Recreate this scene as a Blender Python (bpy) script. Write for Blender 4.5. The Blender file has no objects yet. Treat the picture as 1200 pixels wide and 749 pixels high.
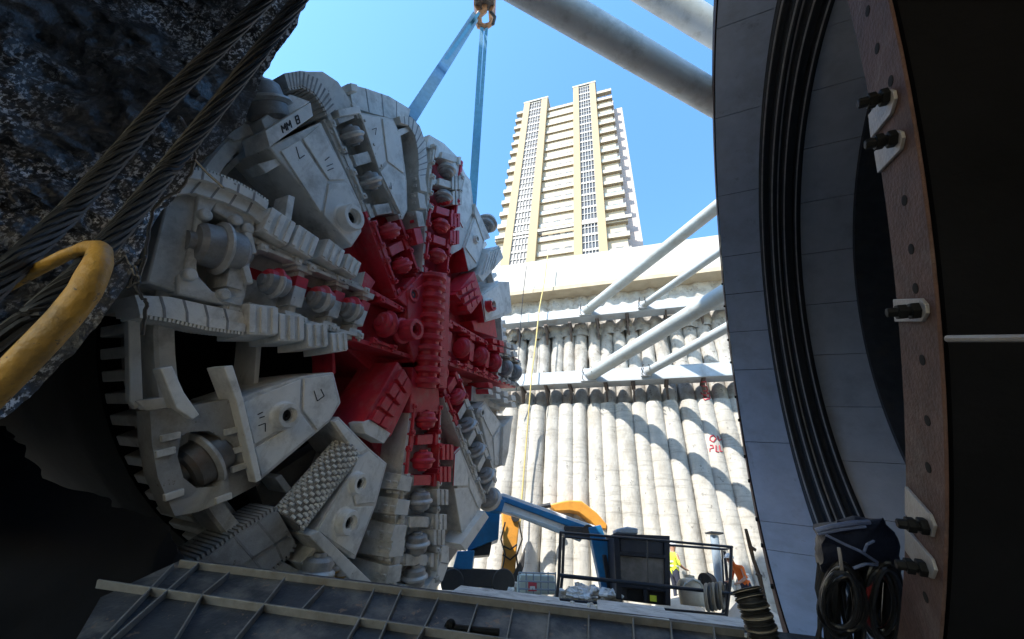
import bpy, bmesh, math, random
from mathutils import Vector, Matrix
random.seed(7)
R_ = math.radians
C = bpy.context.scene.collection
scene = bpy.context.scene

# ------------------------------------------------------------------ camera frame
FPX = 450.0; W0, H0 = 1200.0, 749.0
CAM = Vector((0, 0, 1.0))
zen = Vector((70, -624.5, 450)).normalized()            # zenith in (right, down, forward)
fw = Vector((0, 0, 1)); yax = (fw - zen * fw.dot(zen)).normalized()
xax = yax.cross(zen) * -1
# right, down, forward is a right handed frame: x = y x z in world
if xax.x < 0: xax = -xax
def ray(px, py):
    d = Vector(((px - 600) / FPX, (py - 374.5) / FPX, 1.0))
    return Vector((d.dot(xax), d.dot(yax), d.dot(zen)))
def P(px, py, depth): return CAM + ray(px, py) * depth
def onplane(px, py, p0, n):
    r = ray(px, py); return CAM + r * ((p0 - CAM).dot(n) / r.dot(n))
def PV(px, py, d):
    r = ray(px, py); return CAM + r * (d*ray(740, 690).y / r.y)
def atz(px, py, z):
    r = ray(px, py); return CAM + r * ((z - CAM.z) / r.z)
def vec_img(x, y, z): 
    d = Vector((x, y, z)); return Vector((d.dot(xax), d.dot(yax), d.dot(zen)))

# ------------------------------------------------------------------ mesh builder
class MB:
    def __init__(s): s.bm = bmesh.new(); s.mi = 0
    def face(s, vs):
        try:
            f = s.bm.faces.new(vs); f.material_index = s.mi; return f
        except ValueError: return None
    def quadpts(s, pts): return s.face([s.bm.verts.new(p) for p in pts])
    def prism(s, pts, vec):
        """closed prism: pts (world) is the top outline, vec the extrusion"""
        n = len(pts)
        a = [s.bm.verts.new(p) for p in pts]; b = [s.bm.verts.new(Vector(p) + vec) for p in pts]
        s.face(a); s.face(b[::-1])
        for i in range(n): s.face([a[i], b[i], b[(i+1) % n], a[(i+1) % n]])
    def loft(s, A, B):
        n = len(A); a = [s.bm.verts.new(p) for p in A]; b = [s.bm.verts.new(p) for p in B]
        s.face(a); s.face(b[::-1])
        for i in range(n): s.face([a[i], b[i], b[(i+1) % n], a[(i+1) % n]])
    def box(s, c, ax, ay, az, sx, sy, sz):
        c = Vector(c); ax = Vector(ax).normalized()*sx/2; ay = Vector(ay).normalized()*sy/2; az = Vector(az).normalized()*sz/2
        s.prism([c-ax-ay+az, c+ax-ay+az, c+ax+ay+az, c-ax+ay+az], az*-2)
    def bar(s, a, b, w, h, up=Vector((0, 0, 1))):
        a = Vector(a); b = Vector(b); d = (b-a); x = d.cross(up)
        if x.length < 1e-5: x = d.cross(Vector((1, 0, 0)))
        x.normalize(); z = x.cross(d).normalized()
        s.box((a+b)/2, d, x, z, d.length, w, h)
    def lathe(s, o, axis, prof, seg=24, a0=0, a1=2*math.pi, ref=None, closed=False):
        """prof: list of (radius, along); full turn unless a0/a1 given"""
        o = Vector(o); k = Vector(axis).normalized()
        e1 = Vector(ref) if ref is not None else (Vector((0, 0, 1)) if abs(k.z) < .9 else Vector((1, 0, 0)))
        e1 = (e1 - k*e1.dot(k)).normalized(); e2 = k.cross(e1)
        full = abs(a1-a0-2*math.pi) < 1e-6
        n = seg if full else seg+1
        rings = []
        for i in range(n):
            t = a0 + (a1-a0)*i/seg; d = e1*math.cos(t)+e2*math.sin(t)
            rings.append([s.bm.verts.new(o + d*r + k*h) for r, h in prof])
        m = len(prof)
        for i in range(seg):
            A = rings[i]; B = rings[(i+1) % n]
            for j in range(m if closed else m-1):
                j2 = (j+1) % m
                s.face([A[j], B[j], B[j2], A[j2]])
        if not closed and full:
            s.face([r[0] for r in rings][::-1]); s.face([r[-1] for r in rings])
        if closed and not full:
            s.face(rings[0]); s.face(rings[-1][::-1])
    def cyl(s, a, b, r, seg=16, r2=None):
        a = Vector(a); b = Vector(b); L = (b-a).length
        s.lathe(a, b-a, [(r, 0), (r if r2 is None else r2, L)], seg)
    def tube(s, pts, r, seg=8, closed=False):
        pts = [Vector(p) for p in pts]; n = len(pts); rings = []
        prev = None
        for i, p in enumerate(pts):
            if closed: d = pts[(i+1) % n]-pts[i-1]
            else: d = pts[min(i+1, n-1)]-pts[max(i-1, 0)]
            d.normalize()
            if prev is None:
                e = Vector((0, 0, 1)) if abs(d.z) < .9 else Vector((1, 0, 0))
            else: e = prev
            e = (e-d*e.dot(d)).normalized(); prev = e; g = d.cross(e)
            rr = r[i] if isinstance(r, (list, tuple)) else r
            rings.append([s.bm.verts.new(p+(e*math.cos(2*math.pi*k/seg)+g*math.sin(2*math.pi*k/seg))*rr) for k in range(seg)])
        for i in range(n if closed else n-1):
            A = rings[i]; B = rings[(i+1) % n]
            for k in range(seg): s.face([A[k], A[(k+1) % seg], B[(k+1) % seg], B[k]])
        if not closed: s.face(rings[0][::-1]); s.face(rings[-1])
    def sphere(s, c, r, u=12, v=8, sc=(1, 1, 1)):
        prof = [(max(1e-4, r*math.sin(math.pi*i/v)), -r*math.cos(math.pi*i/v)) for i in range(v+1)]
        b4 = set(s.bm.verts); s.lathe((0, 0, 0), (0, 0, 1), prof, u)
        for q in s.bm.verts:
            if q not in b4: q.co = Vector(c)+Vector((q.co.x*sc[0], q.co.y*sc[1], q.co.z*sc[2]))
    def build(s, name, mats, parent=None, bevel=0, smooth=32, seg=2):
        off = wloc(parent) if parent else Vector((0, 0, 0))
        for v in s.bm.verts: v.co -= off
        bmesh.ops.recalc_face_normals(s.bm, faces=s.bm.faces)
        me = bpy.data.meshes.new(name); s.bm.to_mesh(me); s.bm.free()
        for m in (mats if isinstance(mats, (list, tuple)) else [mats]): me.materials.append(m)
        if smooth:
            me.polygons.foreach_set('use_smooth', [True]*len(me.polygons)); me.set_sharp_from_angle(angle=R_(smooth))
        o = bpy.data.objects.new(name, me); C.objects.link(o)
        if parent: o.parent = parent
        if bevel:
            b = o.modifiers.new('bevel', 'BEVEL'); b.width = bevel; b.segments = seg; b.limit_method = 'ANGLE'; b.angle_limit = R_(35)
            b.harden_normals = False
        return o
def wloc(o):
    v = Vector((0, 0, 0))
    while o: v = v+o.location; o = o.parent
    return v
def tag(o, label=None, cat=None, group=None, kind=None):
    if label: o['label'] = label
    if cat: o['category'] = cat
    if group: o['group'] = group
    if kind: o['kind'] = kind
    return o
def thing(name, loc, label, cat, group=None):
    o = bpy.data.objects.new(name, None); o.empty_display_size = .3; C.objects.link(o); o.location = loc
    return tag(o, label, cat, group)

# ------------------------------------------------------------------ materials
def mat(name, col, rough=.6, metal=0, var=.25, scale=6, dirt=None, dirt_amt=.5, dscale=1.5, bump=.15, bscale=40, spec=.5, stretch=(1, 1, 1), chips_glints=None, bands=None):
    m = bpy.data.materials.new(name); m.use_nodes = True; nt = m.node_tree; N = nt.nodes; L = nt.links
    b = N['Principled BSDF']; b.inputs['Roughness'].default_value = rough; b.inputs['Metallic'].default_value = metal
    b.inputs['Specular IOR Level'].default_value = spec
    tc = N.new('ShaderNodeTexCoord'); mp = N.new('ShaderNodeMapping'); mp.inputs['Scale'].default_value = stretch
    L.new(tc.outputs['Object'], mp.inputs['Vector'])
    n1 = N.new('ShaderNodeTexNoise'); n1.inputs['Scale'].default_value = scale; n1.inputs['Detail'].default_value = 8; n1.inputs['Roughness'].default_value = .65
    L.new(mp.outputs['Vector'], n1.inputs['Vector'])
    r1 = N.new('ShaderNodeValToRGB'); r1.color_ramp.elements[0].position = .3; r1.color_ramp.elements[1].position = .7
    lo = [c*(1-var) for c in col]; hi = [min(1, c*(1+var*.6)) for c in col]
    r1.color_ramp.elements[0].color = (*lo, 1); r1.color_ramp.elements[1].color = (*hi, 1)
    L.new(n1.outputs['Fac'], r1.inputs['Fac'])
    out = r1.outputs['Color']
    if dirt:
        n2 = N.new('ShaderNodeTexNoise'); n2.inputs['Scale'].default_value = dscale; n2.inputs['Detail'].default_value = 10; n2.inputs['Roughness'].default_value = .7
        L.new(mp.outputs['Vector'], n2.inputs['Vector'])
        r2 = N.new('ShaderNodeValToRGB'); r2.color_ramp.elements[0].position = .5; r2.color_ramp.elements[1].position = .68
        r2.color_ramp.elements[0].color = (0, 0, 0, 1); r2.color_ramp.elements[1].color = (dirt_amt,)*3+(1,)
        L.new(n2.outputs['Fac'], r2.inputs['Fac'])
        mx = N.new('ShaderNodeMix'); mx.data_type = 'RGBA'
        L.new(r2.outputs['Color'], mx.inputs['Factor']); L.new(out, mx.inputs['A']); mx.inputs['B'].default_value = (*dirt, 1)
        out = mx.outputs['Result']
    if chips_glints:                                             # small sharp scuffs, on rock painted glints: (colour, threshold, scale)
        n4 = N.new('ShaderNodeTexNoise'); n4.inputs['Scale'].default_value = chips_glints[2]; n4.inputs['Detail'].default_value = 5; n4.inputs['Roughness'].default_value = .75
        L.new(mp.outputs['Vector'], n4.inputs['Vector'])
        r4 = N.new('ShaderNodeValToRGB'); r4.color_ramp.elements[0].position = chips_glints[1]; r4.color_ramp.elements[1].position = chips_glints[1]+.03
        r4.color_ramp.elements[0].color = (0, 0, 0, 1); r4.color_ramp.elements[1].color = (.85, .85, .85, 1); L.new(n4.outputs['Fac'], r4.inputs['Fac'])
        cf = r4.outputs['Color']
        if len(chips_glints) > 3:                                # painted rock glints gathered in patches
            n6 = N.new('ShaderNodeTexNoise'); n6.inputs['Scale'].default_value = chips_glints[3]; n6.inputs['Detail'].default_value = 4; L.new(mp.outputs['Vector'], n6.inputs['Vector'])
            r6 = N.new('ShaderNodeValToRGB'); r6.color_ramp.elements[0].position = .42; r6.color_ramp.elements[1].position = .6; L.new(n6.outputs['Fac'], r6.inputs['Fac'])
            mm = N.new('ShaderNodeMix'); mm.data_type = 'RGBA'; mm.blend_type = 'MULTIPLY'; mm.inputs['Factor'].default_value = 1; L.new(cf, mm.inputs['A']); L.new(r6.outputs['Color'], mm.inputs['B']); cf = mm.outputs['Result']
        m4_ = N.new('ShaderNodeMix'); m4_.data_type = 'RGBA'; L.new(cf, m4_.inputs['Factor']); L.new(out, m4_.inputs['A']); m4_.inputs['B'].default_value = (*chips_glints[0], 1); out = m4_.outputs['Result']
    if bands:                                             # streaks stretched along one axis: (colour, scale vector, threshold, amount)
        mp5 = N.new('ShaderNodeMapping'); mp5.inputs['Scale'].default_value = bands[1]; L.new(tc.outputs['Object'], mp5.inputs['Vector'])
        n5 = N.new('ShaderNodeTexNoise'); n5.inputs['Scale'].default_value = 1; n5.inputs['Detail'].default_value = 7; n5.inputs['Roughness'].default_value = .7
        L.new(mp5.outputs['Vector'], n5.inputs['Vector'])
        r5 = N.new('ShaderNodeValToRGB'); r5.color_ramp.elements[0].position = bands[2]; r5.color_ramp.elements[1].position = bands[2]+.12
        r5.color_ramp.elements[0].color = (0, 0, 0, 1); r5.color_ramp.elements[1].color = (bands[3],)*3+(1,); L.new(n5.outputs['Fac'], r5.inputs['Fac'])
        m5 = N.new('ShaderNodeMix'); m5.data_type = 'RGBA'; L.new(r5.outputs['Color'], m5.inputs['Factor']); L.new(out, m5.inputs['A']); m5.inputs['B'].default_value = (*bands[0], 1); out = m5.outputs['Result']
    L.new(out, b.inputs['Base Color'])
    if bump:
        n3 = N.new('ShaderNodeTexNoise'); n3.inputs['Scale'].default_value = bscale; n3.inputs['Detail'].default_value = 6
        L.new(mp.outputs['Vector'], n3.inputs['Vector'])
        bp = N.new('ShaderNodeBump'); bp.inputs['Strength'].default_value = bump; bp.inputs['Distance'].default_value = .02
        L.new(n3.outputs['Fac'], bp.inputs['Height']); L.new(bp.outputs['Normal'], b.inputs['Normal'])
    return m
M = {}
M['grey'] = mat('grey_paint', (.69, .655, .6), .55, 0, .14, 5, (.24, .21, .17), .7, 1.8, .12, 60, chips_glints=((.16, .12, .09), .66, 7), bands=((.3, .24, .17), (5, 5, .8), .58, .45))
M['greyplate'] = mat('grey_plate_paint', (.8, .77, .715), .5, 0, .1, 4, (.3, .27, .22), .6, 2.2, .1, 70, chips_glints=((.2, .16, .12), .67, 9), bands=((.42, .35, .26), (6, 6, .9), .58, .4))
M['greydark'] = mat('dark_grey_and_gap_shade', (.3, .285, .27), .6, 0, .25, 4, (.12, .11, .1), .6, 1.5, .15, 50)  # on the recess sheets this is painted gap shade
M['greymid'] = mat('mid_grey_steel', (.36, .345, .325), .6, 0, .2, 5, (.14, .12, .1), .7, 1.8, .15, 60, chips_glints=((.12, .09, .07), .64, 7))
M['red'] = mat('red_paint', (.62, .03, .05), .5, 0, .16, 5, (.5, .2, .19), .5, 2.6, .12, 60, chips_glints=((.18, .05, .05), .66, 8), bands=((.3, .03, .035), (5, 5, .8), .56, .5))
M['reddark'] = mat('red_inner_paint', (.3, .012, .022), .5, 0, .25, 4, (.1, .01, .01), .5, 2, .1, 60)
M['hole'] = mat('void_shade_black', (.018, .017, .017), .85, 0, .3, 3, None, 0, 1, .1, 30, spec=.1)  # near-black stands for the shade in voids and behind the drum
M['steel'] = mat('worn_steel', (.2, .185, .17), .45, .6, .25, 8, (.2, .1, .05), .5, 5, .2, 60)
M['cutsteel'] = mat('cutter_hub_steel', (.33, .32, .31), .5, .2, .25, 8, (.16, .12, .09), .55, 5, .15, 60)
M['ringsteel'] = mat('cutter_ring_edge', (.56, .54, .51), .4, .2, .2, 10, (.3, .22, .16), .5, 9, .15, 60)
M['darksteel'] = mat('dark_steel', (.05, .05, .052), .5, .4, .3, 5, (.09, .07, .05), .5, 3, .2, 40)
M['rust'] = mat('rusty_flange', (.095, .048, .036), .78, .1, .4, 9, (.17, .13, .11), .6, 3, .4, 55)
M['clip'] = mat('clip_plate_steel', (.27, .255, .25), .5, .2, .2, 10, (.2, .15, .12), .5, 6, .2, 60)
M['bolt'] = mat('black_bolt', (.006, .006, .006), .6, 0, .3, 10, spec=.15)
M['panel'] = mat('blue_grey_panel', (.4, .45, .54), .42, 0, .12, 3, (.28, .3, .34), .6, 1.2, .12, 30, chips_glints=((.3, .31, .33), .68, 6), bands=((.12, .12, .13), (3, 3, .5), .6, .5))
M['panel2'] = mat('pale_lining', (.4, .41, .43), .65, 0, .12, 2, (.24, .24, .25), .5, 1.2, .1, 30)
M['seal'] = mat('seal_rubber', (.018, .018, .02), .55, .1, .3, 6)
M['seallite'] = mat('seal_steel_strip', (.36, .34, .32), .5, .3, .3, 6)
M['rock'] = mat('wet_rock', (.03, .03, .033), .3, 0, .8, 2.2, (.12, .12, .13), .9, 15, 1.0, 24, chips_glints=((.9, .91, .95), .53, 30, 1.6), stretch=(1, 1, .6))  # pale flecks paint wet sky glints into the colour
M['conc'] = mat('bounce_concrete', (.6, .56, .5), .9, 0, .2, 1, None, 0, 1, .4, 6)  # pale tone raised to bounce fill light onto the cutterhead
M['black'] = mat('deep_shade_black', (.006, .006, .007), .9, 0, .4, 2, None, 0, 1, .3, 10, spec=.1)  # near-black paints deep shade, not a wall colour
M['rope'] = mat('wire_rope_steel', (.005, .005, .006), .5, .4, .3, 20)
M['yellow'] = mat('yellow_worn_paint', (.42, .225, .03), .5, 0, .25, 9, (.14, .09, .03), .7, 7, .3, 50, chips_glints=((.06, .045, .03), .6, 22))
M['cable'] = mat('black_cable', (.014, .014, .015), .35, 0, .2, 10)
M['wirelite'] = mat('rope_strand', (.005, .0052, .0056), .55, .1, .3, 20)
M['cradle'] = mat('cradle_steel', (.045, .048, .055), .55, .2, .45, 4, (.2, .18, .155), .8, 2, .3, 30, chips_glints=((.2, .13, .09), .62, 9))
M['cradlelite'] = mat('cradle_edge', (.19, .185, .175), .6, .1, .3, 6, (.12, .1, .08), .7, 5, .2, 40)
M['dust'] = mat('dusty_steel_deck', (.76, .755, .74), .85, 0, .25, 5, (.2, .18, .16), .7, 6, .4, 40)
M['pile'] = mat('concrete_pile', (.49, .47, .42), .9, 0, .22, 3, (.3, .27, .22), .75, .9, 1.0, 11, stretch=(1, 1, .6), chips_glints=((.2, .19, .17), .62, 5), bands=((.24, .23, .2), (.7, .7, 9), .53, .6))
M['shot'] = mat('shotcrete', (.42, .4, .36), .92, 0, .35, 2.5, (.24, .2, .16), .75, 1.3, 1.0, 8, chips_glints=((.16, .14, .12), .6, 4), bands=((.22, .2, .17), (2.5, 2.5, .5), .55, .5))
M['cap'] = mat('capping_concrete', (.5, .475, .42), .85, 0, .14, 1.2, (.42, .35, .26), .6, .8, .2, 12)
M['capedge'] = mat('timber_edge', (.46, .38, .26), .8, 0, .15, 2, (.35, .27, .17), .5, 1.5, .2, 12)
M['waler'] = mat('pale_blue_steel', (.44, .48, .5), .55, 0, .15, 1.5, (.3, .25, .2), .6, 1.6, .1, 20)
M['strut'] = mat('strut_paint', (.42, .46, .46), .5, 0, .12, 2, (.3, .26, .2), .6, 1.2, .1, 20)
M['strutnear'] = mat('strut_grey', (.76, .74, .7), .55, 0, .12, 2, (.25, .22, .18), .5, 1.5, .1, 20)
M['bracket'] = mat('bracket_steel', (.12, .1, .09), .7, .2, .3, 6, (.2, .11, .06), .5, 3)
M['graf'] = mat('red_spray', (.5, .06, .08), .8, 0, .3, 9)
M['ygrout'] = mat('yellow_pipe', (.6, .47, .16), .6, 0, .2, 6)
M['tcream'] = mat('tower_cream', (.46, .4, .3), .8, 0, .04, .3, bump=0)
M['tyel'] = mat('tower_ochre', (.38, .29, .165), .8, 0, .04, .3, bump=0)
M['twhite'] = mat('tower_white', (.46, .445, .41), .7, 0, .04, .3, bump=0)
M['tglass'] = mat('tower_glass', (.05, .065, .085), .4, 0, .4, .35, bump=0, spec=.2)
M['trail'] = mat('tower_balustrade', (.28, .35, .36), .4, 0, .1, .5, bump=0)
M['tside'] = mat('tower_side', (.42, .36, .34), .8, 0, .05, .3, bump=0)
M['blue'] = mat('lift_blue_paint', (.01, .16, .36), .4, 0, .2, 4, (.05, .1, .16), .5, 3, .08, 40)
M['white'] = mat('white_paint', (.7, .7, .68), .5, 0, .08, 4, (.45, .42, .36), .5, 3)
M['orange'] = mat('excavator_orange', (.62, .27, .035), .45, 0, .15, 4, (.3, .15, .05), .5, 3)
M['navy'] = mat('dark_rail_paint', (.01, .014, .024), .45, .2, .3, 8, (.03, .03, .03), .5, 4)
M['console'] = mat('console_panel', (.012, .016, .026), .5, 0, .3, 4, (.03, .03, .04), .6, 3)
M['glasspanel'] = mat('console_window', (.13, .125, .12), .25, 0, .5, 3)
M['tote'] = mat('tote_plastic', (.55, .62, .58), .4, 0, .15, 3)
M['tank'] = mat('tank_plastic', (.5, .47, .4), .5, 0, .2, 4, (.3, .25, .2), .5, 3)
M['hivo'] = mat('hi_vis_orange', (.75, .15, .02), .8, 0, .15, 10)
M['hivy'] = mat('hi_vis_yellow', (.6, .7, .05), .8, 0, .15, 10)
M['navycloth'] = mat('navy_cloth', (.03, .035, .06), .9, 0, .2, 10)
M['skin'] = mat('skin', (.4, .22, .15), .6, 0, .1, 10)
M['helmet'] = mat('helmet_white', (.75, .75, .75), .35, 0, .05, 4)
M['pvc'] = mat('grey_blue_pvc', (.25, .31, .37), .4, 0, .1, 4)
M['hose'] = mat('black_corrugated_hose', (.025, .025, .026), .55, 0, .2, 10)
M['hoseband'] = mat('hose_band', (.2, .17, .13), .6, 0, .2, 10)
M['bag'] = mat('dark_tarpaulin', (.012, .015, .028), .5, 0, .3, 8, None, 0, 1, .6, 14, spec=.25)
M['bagblue'] = mat('blue_tarpaulin', (.12, .15, .25), .4, 0, .3, 6, (.05, .06, .1), .6, 5, .5, 18)
M['redcable'] = mat('red_cable', (.2, .02, .02), .5, 0, .2, 10)
M['sling'] = mat('blue_sling', (.08, .3, .5), .7, 0, .2, 8, bump=.3, bscale=90)
M['slinglite'] = mat('pale_blue_sling', (.17, .34, .5), .7, 0, .2, 8, bump=.3, bscale=90)
M['hookor'] = mat('hook_orange', (.4, .2, .1), .5, .2, .4, 8)
M['floor'] = mat('pit_ground', (.48, .44, .38), .95, 0, .25, 1.5, (.25, .22, .18), .6, 1, .6, 8)
M['darkground'] = mat('tunnel_ground', (.03, .03, .03), .9, 0, .4, 2, None, 0, 1, .6, 8)
M['street'] = mat('street_ground', (.12, .12, .12), .9, 0, .2, .4)
M['ink'] = mat('black_ink', (.03, .03, .03), .8, 0, .1, 5, bump=0)

# ------------------------------------------------------------------ camera, sky, sun
cam = bpy.data.cameras.new('Camera'); cam.sensor_width = 36; cam.lens = 36*FPX/W0; cam.clip_start = .05; cam.clip_end = 3000
co = bpy.data.objects.new('Camera', cam); C.objects.link(co); scene.camera = co
fwd = vec_img(0, 0, 1); rt = vec_img(1, 0, 0); up = vec_img(0, -1, 0)
m4 = Matrix((( rt.x, up.x, -fwd.x, CAM.x), (rt.y, up.y, -fwd.y, CAM.y), (rt.z, up.z, -fwd.z, CAM.z), (0, 0, 0, 1)))
co.matrix_world = m4
SUN_H, SUN_E = R_(-130), R_(48)          # heading clockwise from +Y, elevation
sdir = Vector((math.sin(SUN_H)*math.cos(SUN_E), math.cos(SUN_H)*math.cos(SUN_E), math.sin(SUN_E)))
world = bpy.data.worlds.new('World'); scene.world = world; world.use_nodes = True
nt = world.node_tree; sky = nt.nodes.new('ShaderNodeTexSky'); sky.sky_type = 'NISHITA'; sky.sun_disc = False
sky.sun_elevation = SUN_E; sky.sun_rotation = SUN_H % (2*math.pi); sky.air_density = 1.0; sky.dust_density = .2; sky.ozone_density = .6
hsv = nt.nodes.new('ShaderNodeHueSaturation'); hsv.inputs['Saturation'].default_value = 1.22; hsv.inputs['Hue'].default_value = .495
nt.links.new(sky.outputs['Color'], hsv.inputs['Color']); nt.links.new(hsv.outputs['Color'], nt.nodes['Background'].inputs['Color']); nt.nodes['Background'].inputs['Strength'].default_value = .135
sl = bpy.data.lights.new('sun', 'SUN'); sl.energy = 2.5; sl.angle = R_(.5); sl.color = (1, .95, .87)
so = bpy.data.objects.new('sun', sl); C.objects.link(so); so.rotation_euler = (-sdir).to_track_quat('-Z', 'Y').to_euler()
scene.view_settings.view_transform = 'Standard'; scene.view_settings.look = 'None'; scene.view_settings.gamma = 1
scene.view_settings.exposure = 2.0
scene.cycles.max_bounces = 8; scene.cycles.diffuse_bounces = 4

# ------------------------------------------------------------------ common axis of cutterhead and ring
AZ, EL = R_(64.6), R_(5.14)
ni = Vector((math.cos(EL)*math.sin(AZ), -math.sin(EL), -math.cos(EL)*math.cos(AZ)))
ui_up = Vector((0, -1, 0)); vi = (ui_up - ni*ui_up.dot(ni)).normalized(); ui = vi.cross(ni)
if ui.x < 0: ui = -ui
NA = vec_img(*ni); UA = vec_img(*ui); VA = vec_img(*vi)
CC = P(510, 390.5, 8.2)                                   # cutterhead face centre
def D(u, v, w): return CC + UA*u + VA*v + NA*w
def DP(px, py, w=0): return onplane(px, py, CC+NA*w, NA)
def UV(px, py, w=0):
    p = DP(px, py, w)-CC; return (p.dot(UA), p.dot(VA))
def zc(k, pts):
    x0, y0, s = {'1': (200, 60, .26690), '2': (80, 180, .26690), '3': (380, 200, .21352), '4': (380, 340, .24024), '5': (80, 360, .29385),
                 '6': (200, 480, .28047), '7': (400, 480, .29376), 'b': (440, 480, .29368), 'B': (90, 70, .46745), 'C': (90, 350, .46745),
                 'p': (0, 0, 1)}[k]
    return [(x0+x*s, y0+y*s) for x, y in pts]
# ------------------------------------------------------------------ cutterhead (left)
RIM = 4.66
CH = thing('cutterhead', D(0, 0, 0)+Vector((0, 0, -4.75)), 'giant round tunnel boring cutterhead, grey arms around a red painted hub, hanging beside the rock', 'cutterhead')
RED_PX = [(436,256),(466,259),(490,262),(503,240),(532,236),(541,262),(553,322),(561,347),(586,385),(579,442),(560,462),(541,470),(531,500),(533,533),(528,568),(480,562),
          (455,535),(415,492),(393,411),(424,402),(430,345),(418,318)]
RED_UV = [UV(*q) for q in RED_PX]
STRIPE_PX = [(303,302),(440,352),(438,365),(302,315)]
STRIPE = [UV(*q, .2) for q in STRIPE_PX]
_old = [UV(*q) for q in [(303,299),(345,318),(392,338),(440,353),(437,366),(388,352),(340,332),(302,316)]]
def inpoly(x, y, poly):
    c = False; j = len(poly)-1
    for i in range(len(poly)):
        xi, yi = poly[i]; xj, yj = poly[j]
        if (yi > y) != (yj > y) and x < (xj-xi)*(y-yi)/(yj-yi)+xi: c = not c
        j = i
    return c
def uvw(p): q = Vector(p)-CC; return q.dot(UA), q.dot(VA), q.dot(NA)
GREY2RED = [M['grey'], M['red']]
def chbuild(mb, name, m='grey', parent=None, bevel=.008, paint=True, smooth=32):
    if paint:
        if any(inpoly(*uvw(v.co)[:2], STRIPE) for v in mb.bm.verts) or any(inpoly(*uvw(f.calc_center_median())[:2], STRIPE) for f in mb.bm.faces):
            for a, b in ((0, 1), (2, 3)):
                p = D(*STRIPE[a], 0); q = D(*STRIPE[b], 0)
                bmesh.ops.bisect_plane(mb.bm, geom=mb.bm.verts[:]+mb.bm.edges[:]+mb.bm.faces[:], plane_co=p, plane_no=(q-p).cross(NA).normalized())
        for f in mb.bm.faces:
            u, v, w = uvw(f.calc_center_median())
            # the paint line was sprayed square to the face
            if inpoly(u, v, RED_UV) or inpoly(u, v, STRIPE): f.material_index = 1
        mats = [M[m], M['red'], M['ringsteel']]
    else: mats = M[m]
    return mb.build(name, mats, parent or CH, bevel, smooth)
def pz(pts, w): return [DP(x, y, w) for x, y in pts]
def slab(mb, pts, w, depth): mb.prism(pz(pts, w), NA*-depth)
def uvslab(mb, pts, w, depth): mb.prism([D(u, v, w) for u, v in pts], NA*-depth)
def inset(pts, d):
    """shrink a uv polygon towards its own inside by d metres"""
    n = len(pts); A = sum(pts[i][0]*pts[(i+1) % n][1]-pts[(i+1) % n][0]*pts[i][1] for i in range(n)); sg = 1 if A > 0 else -1
    out = []
    for i in range(n):
        p0 = Vector(pts[i-1]); p1 = Vector(pts[i]); p2 = Vector(pts[(i+1) % n])
        d1 = (p1-p0).normalized(); d2 = (p2-p1).normalized()
        n1 = Vector((-d1.y, d1.x))*sg; n2 = Vector((-d2.y, d2.x))*sg
        b = n1+n2; k = b.length
        b = b/k if k > 1e-6 else n1
        s = d/max(.35, b.dot(n1)); q = p1+b*s; out.append((q.x, q.y))
    return out
def plate(name, pts, w, depth, tiles, gap=.022, up=.025, m='greyplate', bevel=.01, base='grey'):
    """arm flank: thick base with welded wear tiles, grooves between them"""
    mb = MB(); slab(mb, pts, w-up, depth); b = chbuild(mb, name, base, bevel=.02)
    mt = MB()
    for t in tiles:
        uvslab(mt, inset([UV(x, y, w) for x, y in t], gap/2), w, up+.004)
    if tiles: chbuild(mt, 'wear_plate', m, b, bevel)
    return b
def ringed(mb, o, ax, prof, r):
    n0 = len(mb.bm.faces); mb.lathe(o, ax, prof, 36, ref=NA); ax = ax.normalized()
    for f in list(mb.bm.faces)[n0:]:
        c = f.calc_center_median()-o
        if (c-ax*c.dot(ax)).length > r*.83: f.material_index = 2
def cprof(r, k): return [(.02, -.16*k), (r*.34, -.16*k), (r*.36, -.13*k), (r*.62, -.125*k), (r*.76, -.1*k), (r*.8, -.05), (r*.84, -.042), (r, -.014), (r, .014), (r*.84, .042), (r*.8, .05), (r*.76, .1*k), (r*.62, .125*k), (r*.36, .13*k), (r*.34, .16*k), (.02, .16*k)]
def cutter(px, py, w=.02, r=.2, rad=None, parent=None, m='cutsteel', width=.2):
    u, v = UV(px, py, w)
    a = Vector((u, v)).normalized() if rad is None else Vector(rad).normalized()
    mb = MB(); k = width/.2
    prof = cprof(r, k)
    ringed(mb, D(u, v, w), UA*a.x+VA*a.y, prof, r)
    return chbuild(mb, 'disc_cutter', m, parent, 0, smooth=25)
def boss(px, py, r, h=.14, w=0, parent=None, hole=.45):
    u, v = UV(px, py, w+h); mb = MB()
    mb.lathe(D(u, v, w-.03), NA, [(r*1.25, 0), (r*1.22, .04), (r, .07), (r, h), (r*.92, h+.03), (r*.62, h+.03), (r*.6, h-.02), (r*hole, h-.02), (r*hole, .02), (.004, .02)], 28, ref=UA)
    b = chbuild(mb, 'boss', 'greyplate', parent, 0)
    if hole:
        mb = MB(); mb.lathe(D(u, v, w-.0), NA, [(r*hole*.98, 0), (r*hole*.98, h*.45), (r*.2, h*.5), (r*.18, h*.3), (.003, h*.3)], 20, ref=UA)
        mb.build('boss_socket', M['darksteel'], b)
    return b
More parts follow.
